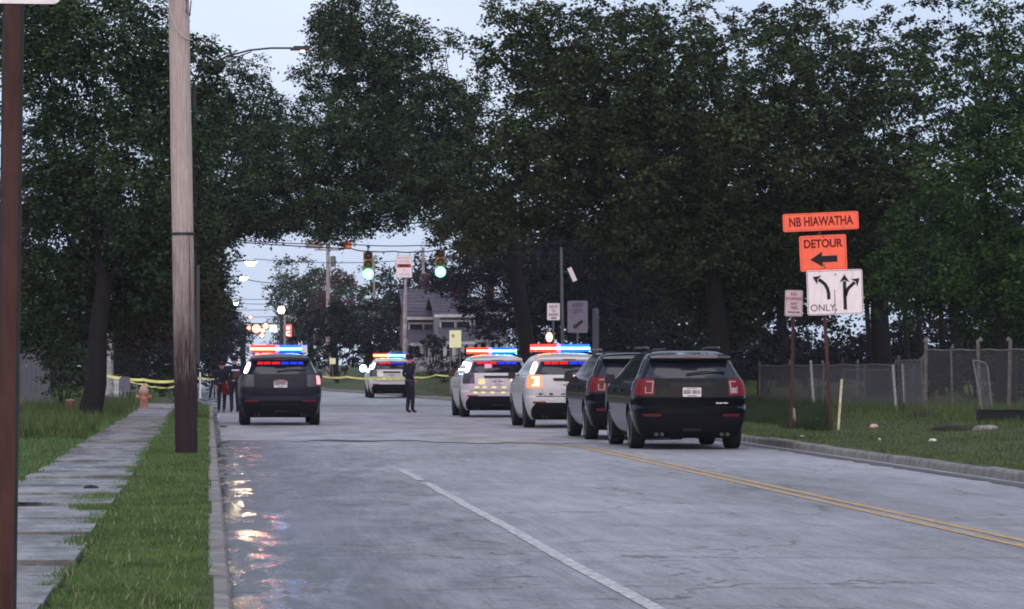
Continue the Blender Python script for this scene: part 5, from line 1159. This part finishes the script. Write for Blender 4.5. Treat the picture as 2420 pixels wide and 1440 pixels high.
# ================================================================== FENCES
def chain(label, A, B, h, bays, group=None, tall_posts=(), rail=True, base=None, wire_r=0.0022, skip=()):
    A, B = Vector(A), Vector(B); t = thing('chain_link_fence', label, 'fence', A, group=group); D = (B-A); L_ = D.length; u = D.normalized()
    for k_ in range(bays+1):
        p = u*(L_*k_/bays); hh = h+(.22 if k_ in tall_posts else .06); r_ = .045 if k_ in tall_posts else .028
        b = MB(); b.tube([p+Vector((0, 0, -.2)), p+Vector((random.uniform(-.07, .07), 0, hh+random.uniform(-.04, .04)))], r_, n=8); b.lathe([(r_*1.25, hh-.02), (r_*1.3, hh+.02), (r_*.7, hh+.07), (0, hh+.09)], p, n=8); b.build('post', mat('rusty_fence_post', (.065, .05, .042), .75, col2=(.16, .145, .14), vscale=7), t, smooth=True)
    if rail:
        pts = [u*(L_*k_/24)+Vector((0, 0, h+.012*math.sin(k_*1.3))) for k_ in range(25)]; b = MB(); b.tube(pts, .02, n=6); b.build('top_rail', M_steel, t, smooth=True)
    for k_ in range(bays):
        if k_ in skip: continue
        b = MB(); p0 = L_*k_/bays; p1 = L_*(k_+1)/bays; st = .068; n = int((p1-p0+h)/st)
        for s_ in (-1, 1):
            for i in range(n):
                x = i*st-(h if s_ > 0 else 0) ; a0, a1 = x, x+s_*h
                if s_ < 0: a0, a1 = i*st, i*st-h
                z0, z1 = 0.02, h-.01
                lo, hi = 0, p1-p0
                def cl(x0, zz0, x1, zz1):
                    if x0 > x1: x0, zz0, x1, zz1 = x1, zz1, x0, zz0
                    if x1 <= lo or x0 >= hi: return None
                    m = (zz1-zz0)/(x1-x0)
                    if x0 < lo: zz0 += m*(lo-x0); x0 = lo
                    if x1 > hi: zz1 += m*(hi-x1); x1 = hi
                    return (x0, zz0, x1, zz1)
                r_ = cl(a0, z0, a1, z1)
                if not r_: continue
                q0 = u*(p0+r_[0])+Vector((0, 0, r_[1])); q1 = u*(p0+r_[2])+Vector((0, 0, r_[3])); o_ = len(b.v); w_ = Vector((-wire_r, 0, wire_r*s_))*1.0; dd = Vector((0, wire_r*1.5, 0))
                b.v += [q0-w_, q0+w_, q0+dd, q1-w_, q1+w_, q1+dd]; b.f += [(o_, o_+1, o_+4, o_+3), (o_+1, o_+2, o_+5, o_+4), (o_+2, o_, o_+3, o_+5)]
        b.mi = [0]*len(b.f); b.build('wire_mesh', mat('fence_wire', (.10, .10, .11), .6, metal=.2), t, fixn=False)
    return t
def gz(X_, Y_): return float(tz(np.array(X_), np.array(Y_)))
def gp(px, d): X_ = (px-VX)/F*d; return (X_, d, gz(X_, d))
chain('low chain-link fence running from the black vehicle to the leaning post', gp(1795, 101), gp(2118, 86.5), 1.12, 4, 'chain-link fences of the right lot')
chain('short low chain-link fence between the leaning post and the tallest post', gp(2124, 87), gp(2183, 82.5), 1.22, 1, 'chain-link fences of the right lot')
chain('taller chain-link fence running from the tallest post out of the right edge', gp(2187, 82.3), gp(2520, 79), 1.46, 5, 'chain-link fences of the right lot', tall_posts=(0, 2, 3))
# second fence layer further back
chain('faint rear fence seen through the low front fence', gp(1990, 99), gp(2160, 96), 0.95, 3, 'chain-link fences of the right lot')
# loose gate panel leaning on the post
gpn = gp(2322, 78.6); t = thing('gate_panel', 'narrow chain-link gate panel leaning crooked against a tall fence post', 'gate', gpn); k0 = F/78.6
def lp(px, py): return Vector(((px-2322)/k0, -.12*(py-860)/100, EYE+(VY-py)/k0-gpn[2]))
b = MB(); pts = [lp(2300, 852), lp(2306, 853), lp(2328, 858), lp(2334, 868), lp(2342, 975), lp(2340, 992), lp(2334, 995), lp(2320, 988), lp(2300, 852)]; b.tube(pts, .022, n=7); b.build('frame', M_steel, t, smooth=True)
b = MB()
for k_ in range(26):
    f0 = k_/25; yy = 858+130*f0; x0 = 2301+19*f0; x1 = 2331+11*f0
    for s_ in (0, 1):
        q0, q1 = (lp(x0, yy), lp(x1, yy+18)) if s_ else (lp(x1, yy), lp(x0, yy+18)); o_ = len(b.v); w_ = Vector((0, 0, .005)); b.v += [q0-w_, q0+w_, q1+w_, q1-w_]; b.f.append((o_, o_+1, o_+2, o_+3)); b.mi.append(0)
b.build('wire_mesh', mat('fence_wire', (.2, .2, .2)), t, fixn=False)
# concrete footing, log, leaning posts, litter on the verge
def lump(name, label, cat, px, py, w_, h_, dp, m, seed=0, z=0.0, fl=1.0):
    zz = 0.25
    for _ in range(4): c = G(px, py, zz); zz = gz(c.x, c.y)
    b = MB(); n = 10
    prof = []
    for i in range(5):
        a = i/4*PI/2; r_ = math.cos(a)**.6 if i < 4 else 0; hz = math.sin(a)
        for k_ in range(n):
            an = 2*PI*k_/n; q_ = 1+.25*mnoise.noise((math.cos(an)*2+seed, math.sin(an)*2, i*.6+seed)); b.v.append((r_*w_/2*math.cos(an)*q_, r_*dp/2*math.sin(an)*q_, h_*hz*(1+.2*mnoise.noise((an, i, seed)))))
    b.f = [(i*n+k_, i*n+(k_+1) % n, (i+1)*n+(k_+1) % n, (i+1)*n+k_) for i in range(4) for k_ in range(n)]; b.mi = [0]*len(b.f)
    return tag(b.build(name, m, smooth=True, ang=50, loc=(c.x, c.y, zz-.01+z)), label, cat)
M_lit = mat('pale_litter', (.6, .58, .55), .6, var=.2, vscale=20); M_pinkl = mat('pinkish_litter', (.55, .38, .33), .6, var=.3, vscale=12)
lump('concrete_footing', 'pale crumbled concrete footing under the crooked gate panel', 'concrete block', 2330, 1008, .55, .10, .4, M_kerb, 3)
lump('litter', 'pinkish crumpled wrapper in the grass below the leaning post', 'litter', 2065, 1015, .18, .08, .15, M_pinkl, 4)
lump('litter', 'white scrap of paper in the grass of the right verge, nearest the kerb', 'litter', 2204, 1043, .15, .05, .2, M_lit, 5)
lump('litter', 'tiny white scrap left of the larger white paper on the right verge', 'litter', 2078, 1041, .05, .05, .06, M_lit, 6)
lump('litter', 'thin pale strip of litter near the right kerb left of the sign posts', 'litter', 1893, 1048, .15, .03, .1, M_lit, 7)
lump('litter', 'pale litter in the dark grass at the foot of the parking sign', 'litter', 1932, 1001, .08, .10, .1, mat('grey_litter', (.25, .27, .27), .6), 8)
lump('brush_heap', 'low dark heap of brush at the foot of the tallest fence post', 'heap', 2185, 985, .9, .12, .6, M_dirt, 9)
lump('bare_patch', 'bare earth mound left of the crooked gate panel', 'mound', 2270, 1018, 1.1, .07, 2.4, M_dirt, 10)
c = gp(2380, 68.5); b = MB(); b.box((0, 0, .12), (1.1, .35, .24)); b.box((0, 0, .255), (1.16, .42, .03)); b.v = [(x+.012*mnoise.noise((x*3, y_*3, z_)), y_, z_) for x, y_, z_ in b.v]
t = thing('black_planter', 'long low black trough lying in the grass at the right edge', 'trough', c); b2 = MB(); b2.box((0, 0, .13), (1.15, .4, .22)); b2.build('trough', mat('black_plastic', (.008, .008, .009), .5), t); b2 = MB(); b2.box((0, 0, .245), (1.19, .44, .02)); b2.build('lip', mat('black_plastic', (0, 0, 0)), t)
b = MB(); b.tube([(-.5, 0, .03), (0, .02, .05), (.6, -.05, .03)], [.045, .05, .035], n=8); tag(b.build('log', M_bark, smooth=True, loc=(gp(2210, 80)[0], 80, gz(gp(2210, 80)[0], 80))), 'grey fallen branch lying at the foot of the tall fence', 'branch')
for (px0, py0, px1, py1, d, lb) in ((2110, 863, 2119, 985, 84, 'pale leaning post at the end of the low fence'), (2133, 860, 2140, 960, 86, 'thin crooked post right of the pale leaning post'), (1916, 852, 1924, 955, 92, 'pale post with a white cap left of the detour sign post'), (1875, 965, 1879, 996, 74, 'short pale stub beside the parking sign post')):
    g_ = gp(px1, d); t = thing('old_post', lb, 'post', g_); b = MB(); q0 = P(px0, py0, d)-Vector(g_); b.tube([(0, 0, -.1), q0], [.04, .032], n=7); b.build('shaft', mat('pale_weathered_post', (.26, .25, .25), .8, var=.4, vscale=12), t)

# ---------------------------------------------------------------- left side objects
D3 = 108.0; c = gp(80, D3); t = thing('arched_fence_panel', 'grey arched board fence panel in the weeds at the left edge', 'fence panel', c); sF = F/D3
xs_ = np.linspace(40, 120, 8)
for i in range(7):
    x0, x1 = (xs_[i]-80)/sF, (xs_[i+1]-80)/sF-.008
    def top(px): return EYE+(VY-(842-22*max(0, 1-((px-84)/40)**2)))/sF-c[2]
    b = MB(); b.prism([(x0, -.1), (x1, -.1), (x1, top(xs_[i+1])), (x0, top(xs_[i]))], 0, .025+.006*(i % 2)); b.build('board', mat('weathered_grey_boards', (.055, .06, .07), .85, col2=(.12, .125, .14), vscale=6, stretch=(4, 4, .5)), t)
b = MB(); b.box(((40-80)/sF-.02, -.02, .9), (.09, .09, 2.05)); b.build('post', mat('pale_fence_post', (.16, .165, .18), .8, var=.2), t)
# hydrant
c = G(340, 966, .13); t = thing('fire_hydrant', 'faded orange fire hydrant at the edge of the pavement beside the tape', 'fire hydrant', (c.x, c.y, .12)); M_hyd = mat('orange_hydrant_paint', (.33, .16, .115), .75, var=.35, vscale=9)
b = MB(); b.lathe([(.16, 0), (.17, .04), (.12, .06), (.115, .42), (.15, .44), (.15, .48), (.12, .50)], n=18); b.build('barrel', M_hyd, t, smooth=True)
b = MB(); b.lathe([(.15, .50), (.155, .54), (.14, .62), (.09, .70), (.03, .73), (.03, .78), (0, .78)], n=18); b.build('bonnet', mat('pale_orange_paint', (.38, .25, .20), .75, var=.25), t, smooth=True)
for sx in (-1, 1):
    b = MB(); b.lathe([(.05, sx*.10), (.055, sx*.17), (.07, sx*.17), (.07, sx*.22), (.03, sx*.24), (0, sx*.24)], (0, 0, .36), 'x', 12); b.build('side_cap', M_hyd, t, smooth=True)
b = MB(); b.lathe([(.07, -.10), (.075, -.18), (.09, -.18), (.09, -.24), (0, -.25)], (0, 0, .34), 'y', 14); b.build('front_cap', M_hyd, t, smooth=True)
# brown stub
c = G(166, 978, .15); t = thing('post_stub', 'short rusty brown stub standing in the weeds left of the big tree trunk', 'post', (c.x, c.y, .14)); b = MB(); b.lathe([(.10, -.05), (.11, .25), (.13, .28), (.12, .36), (0, .38)], n=12); b.build('stub', mat('rusty_stub', (.20, .10, .07), .8, var=.4, vscale=14), t, smooth=True)
b = MB(); b.lathe([(.125, .36), (.135, .39), (0, .41)], n=12); b.build('cap', mat('pale_rust_cap', (.4, .3, .25), .7), t)
lump('litter', 'crumpled white bag lying in the lawn left of the pavement', 'litter', 150, 1020, .25, .12, .3, mat('dirty_white_bag', (.30, .31, .27), .6, var=.3, vscale=14), 11)
lump('litter', 'pale crumpled paper in the lawn right of the white bag', 'litter', 193, 1008, .14, .10, .2, mat('dirty_white_bag', (0, 0, 0)), 12)
lump('debris', 'dark clump of wet leaves on the pavement beside the grass bulge', 'leaf clump', 215, 1160, .20, .07, .35, mat('wet_dead_leaves', (.012, .009, .01), .6, bump=1, bscale=50), 13)
lump('debris', 'small dark leaf clump on the near pavement slabs', 'leaf clump', 148, 1329, .06, .012, .12, MATS['wet_dead_leaves'], 14)
lump('litter', 'small white bottle cap in the left gutter near the standing figures', 'litter', 515, 986, .06, .06, .06, M_lit, 15)
lump('debris', 'dark broken asphalt lump in the left gutter', 'debris', 528, 1010, .2, .05, .6, M_seam, 16)
# pale pole, white fence and folded chair behind the trunk
M_pp = mat('flaking_white_paint', (.13, .12, .12), .7, col2=(.50, .50, .51), vscale=7)
c = gp(259, 128); t = thing('pale_pole', 'flaking pale pole behind the big left tree trunk, with tape tied round it', 'pole', c); b = MB(); b.tube([(0, 0, -.1), (0, 0, 1.4), (.02, 0, 4.2)], [.16, .14, .11], n=12); b.build('shaft', M_pp, t, smooth=True)
t = thing('picket_fence', 'short stretch of white picket fence beside the pale pole', 'fence', gp(262, 131)); 
for i in range(9):
    x = -.36+i*.09
    b = MB(); b.prism([(x-.033, 0), (x+.033, 0), (x+.033, .85), (x, .92), (x-.033, .85)], 0, .02); b.build('picket', mat('white_picket_paint', (.55, .55, .56), .6, var=.15), t)
b = MB(); b.box((0, .03, .28), (.85, .03, .07)); b.box((0, .03, .68), (.85, .03, .07)); b.build('rail', MATS['white_picket_paint'], t)
c = gp(302, 118); t = thing('folding_chair', 'grey plastic garden chair standing in the grass left of the orange hydrant', 'chair', c, rz=.5); M_gc = mat('grey_plastic_chair', (.15, .145, .17), .7, var=.15)
b = MB(); b.box((0, 0, .42), (.48, .46, .03)); b.build('seat', M_gc, t)
b = MB(); b.prism([(-.24, .45), (.24, .45), (.21, .86), (.1, .93), (-.1, .93), (-.21, .86)], .22, .25); b.build('backrest', M_gc, t)
for (x, y_) in ((-.21, -.2), (.21, -.2), (-.21, .2), (.21, .2)):
    b = MB(); bar_between(b, (x*1.15, y_*1.15, 0), (x, y_, .41), .06, .05); b.build('leg', M_gc, t)
for sx in (-1, 1):
    b = MB(); b.box((sx*.25, 0, .64), (.05, .46, .03)); bar_between(b, (sx*.25, -.2, .42), (sx*.25, -.2, .63), .05, .04); b.build('armrest', M_gc, t)
# barrier tape
M_tape = mat('yellow_barrier_tape', (.78, .78, .26), .45, var=.15, vscale=3)
def tape(label, pts, wd=.075, m=M_tape, d0=None):
    pts = [Vector(p) for p in pts]; out = []
    for a, b_ in zip(pts[:-1], pts[1:]):
        for k_ in range(10): out.append(a.lerp(b_, k_/10)-Vector((0, 0, .05*4*(k_/10)*(1-k_/10))))
    out.append(pts[-1]); b = MB(); o0 = out[0]
    for i, p in enumerate(out):
        an = .9*mnoise.noise((i*.31, len(pts), p.x)); v_ = Vector((0, math.sin(an), math.cos(an)))*wd/2
        b.v += [tuple(p-o0-v_), tuple(p-o0+v_), tuple(p-o0+v_+Vector((0, .002, 0))), tuple(p-o0-v_+Vector((0, .002, 0)))]
    n = len(out)
    for i in range(n-1):
        o_ = 4*i; b.f += [(o_, o_+1, o_+5, o_+4), (o_+2, o_+3, o_+7, o_+6), (o_+1, o_+2, o_+6, o_+5), (o_+3, o_, o_+4, o_+7)]
    b.mi = [0]*len(b.f); x = b.build('barrier_tape', m, loc=o0); return tag(x, label, 'tape', 'yellow barrier tape across the street')
DT = 127.5
tape('upper strand of yellow tape from the pale pole to behind the wooden pole', [P(252, 888, DT), P(340, 898, DT), P(412, 901, DT), P(474, 893, 128)], .10)
tape('lower strand of yellow tape sagging above the orange hydrant', [P(300, 899, DT-.2), P(345, 908, DT-.2), P(365, 914, DT-.2), P(412, 914, DT-.2), P(474, 906, 128)], .05)
tape('thin tape running behind the two standing figures to the dark grey vehicle', [P(474, 893, 128), P(520, 894, 128), P(640, 890, 128), P(757, 889, 128)], .05)
tape('tape between the dark grey vehicle and the far white vehicle', [P(757, 889, 128), P(820, 891, 129), P(905, 893, 130), P(985, 892, 131)], .07)
tape('tape from the officer across the grass bank on the right', [P(985, 892, 131), P(1030, 886, 132), P(1088, 885, 133), P(1330, 884, 126)], .06)

# ================================================================== HOUSES
M_roofg = mat('grey_shingles', (.050, .047, .060), .85, col2=(.095, .088, .11), vscale=2, bump=.3); M_side = mat('pale_siding', (.17, .155, .17), .7, col2=(.28, .26, .275), vscale=1.5)
M_brk = mat('dark_brick', (.075, .04, .045), .85, col2=(.13, .075, .07), vscale=5); M_wtrim = mat('white_trim', (.42, .40, .41), .7, var=.4, vscale=1.2); M_hwin = mat('house_window_glass', (.02, .022, .03), .1, spec=.8)
def house(label, px0, px1, d, yr, ye, yb, wall, porch=True, dep=9, group='houses beyond the crossing'):
    sH = F/d; X0, X1 = (px0-VX)/sH, (px1-VX)/sH; cx_ = (X0+X1)/2; z0 = gz(cx_, d)-.1; t = thing('house', label, 'house', (cx_, d, z0), group=group); w_ = X1-X0
    def Z(py): return EYE+(VY-py)/sH-z0
    he, hr_ = Z(ye), Z(yr)
    b = MB(); b.box((0, dep/2, he/2), (w_, dep, he)); b.add([(-w_/2, 0, he), (-w_/2, dep, he), (-w_/2, dep/2, hr_-.1)], [(0, 1, 2)]); b.add([(w_/2, 0, he), (w_/2, dep, he), (w_/2, dep/2, hr_-.1)], [(0, 1, 2)]); b.build('wall', wall, t)
    b = MB(); o_ = .35
    for sgn_ in (0, 1):
        yA = -o_ if not sgn_ else dep+o_; n_ = 9
        for k_ in range(n_):      # courses of shingles, each lapping the next
            f0, f1 = k_/n_, (k_+1)/n_+.02; ya, yb_ = yA+(dep/2-yA)*f0, yA+(dep/2-yA)*f1; za, zb = he-.15+(hr_-he+.15)*f0+.05, he-.15+(hr_-he+.15)*min(1, f1)
            b.add([(-w_/2-o_, ya, za), (w_/2+o_, ya, za), (w_/2+o_, yb_, zb), (-w_/2-o_, yb_, zb), (-w_/2-o_, ya, za-.08), (w_/2+o_, ya, za-.08)], [(0, 1, 2, 3), (0, 4, 5, 1)])
    rf = b.build('roof', M_roofg, t); b = MB(); b.box((0, -o_-.03, he-.12), (w_+2*o_, .05, .16)); b.build('gutter', M_wtrim, rf)
    b = MB(); b.box((w_*.25, dep*.5, hr_+.3), (.5, .5, 1.0)); b.box((w_*.25, dep*.5, hr_+.82), (.6, .6, .1)); b.build('chimney', M_brk, rf)
    def window(x, zc, ww, wh, name='window'):
        b = MB(); b.box((x, -.03, zc), (ww+.16, .06, wh+.16)); f_ = b.build('window', M_wtrim, t); b = MB(); b.box((x, -.066, zc+wh*.25), (ww, .02, wh*.46)); b.build('pane', M_hwin, f_); b = MB(); b.box((x, -.066, zc-wh*.25), (ww, .02, wh*.46)); b.build('pane', M_hwin, f_)
    nwin = max(2, int(w_/1.7))
    for i in range(nwin): window(-w_/2+w_*(i+.5)/nwin, he-1.0, .72, 1.15)
    for i in range(nwin):
        x = -w_/2+w_*(i+.5)/nwin
        if i == nwin//2 and porch:
            b = MB(); b.box((x, -.03, 1.1), (.95, .08, 2.1)); dd = b.build('door', mat('white_door', (.5, .48, .48), .6), t); b = MB(); b.box((x, -.08, 1.5), (.5, .02, .9)); b.build('door_pane', M_hwin, dd)
        else: window(x, 1.4, .8, 1.2)
    if porch:
        b = MB(); ph = min(2.6, he*.55); b.add([(-w_/2-.1, -2.3, ph), (w_/2+.1, -2.3, ph), (w_/2+.1, 0, ph+.8), (-w_/2-.1, 0, ph+.8), (-w_/2-.1, -2.3, ph-.14), (w_/2+.1, -2.3, ph-.14), (w_/2+.1, 0, ph+.6), (-w_/2-.1, 0, ph+.6)], [(0, 1, 2, 3), (4, 5, 6, 7), (0, 1, 5, 4), (1, 2, 6, 5), (3, 0, 4, 7)]); pr = b.build('porch_roof', M_roofg, t)
        b = MB(); b.box((0, -2.33, ph-.10), (w_+.2, .05, .16)); b.build('fascia', M_wtrim, pr)
        for i in range(4):
            x = -w_/2+.12+(w_-.24)*i/3; b = MB(); b.box((x, -2.15, ph/2-.05), (.18, .18, ph-.1)); b.box((x, -2.15, ph-.2), (.28, .28, .12)); b.build('porch_column', M_wtrim, t)
        b = MB(); b.box((0, -1.2, .12), (w_, 2.4, .35)); b.build('porch_floor', mat('porch_boards', (.22, .20, .22), .7), t)
        for i in range(14):
            x = -w_/2+.3+(w_-.6)*i/13; b = MB(); b.box((x, -2.2, .62), (.05, .05, .7)); b.build('baluster', M_wtrim, t)
        b = MB(); b.box((0, -2.2, .98), (w_-.3, .07, .06)); b.build('handrail', M_wtrim, t)
house('house with a tall grey roof and pale porch, right of the pale mottled pole', 966, 1034, 196, 678, 748, 885, M_brk)
house('pale-sided house partly hidden by leaves, right of the tall-roofed one', 1040, 1112, 190, 700, 742, 882, M_side)
house('third house, only its pale gable showing through the leaves', 1120, 1190, 198, 700, 735, 882, M_side, porch=True)
t = thing('carport', 'low dark sloping carport roof left of the tall-roofed house', 'carport', gp(950, 205)); k1 = F/205
b = MB(); b.add([((x-950)/k1, y_, EYE+(VY-z_)/k1-gp(950, 205)[2]) for x, y_, z_ in ((905, 0, 852), (985, 0, 812), (985, 3, 806), (905, 3, 846), (905, 0, 857), (985, 0, 817), (985, 3, 811), (905, 3, 851))], [(0, 1, 2, 3), (4, 5, 6, 7), (0, 1, 5, 4), (1, 2, 6, 5), (3, 0, 4, 7)]); b.build('roof', M_roofg, t)
for x in (910, 946, 982):
    b = MB(); zt = EYE+(VY-(854-(x-905)*.5))/k1-gp(950, 205)[2]; b.box(((x-950)/k1, .2, zt/2-.05), (.12, .12, zt)); b.build('post', M_wtrim, t)

# ================================================================== AIR
HZ = True
if HZ:
    b = MB(); b.box((0, 580, 19.0), (2400, 1480, 42.0)); hz = b.build('haze', None if False else bpy.data.materials.new('haze_air')); hm = hz.data.materials[0]; hm.use_nodes = True
    N, K = nodes_of(hm); N.clear(); o = N.new('ShaderNodeOutputMaterial'); v = N.new('ShaderNodeVolumePrincipled'); v.inputs['Density'].default_value = 0.00016; v.inputs['Color'].default_value = (.86, .90, 1, 1); v.inputs['Anisotropy'].default_value = 0.3
    K.new(v.outputs[0], o.inputs['Volume']); tag(hz, kind='stuff')
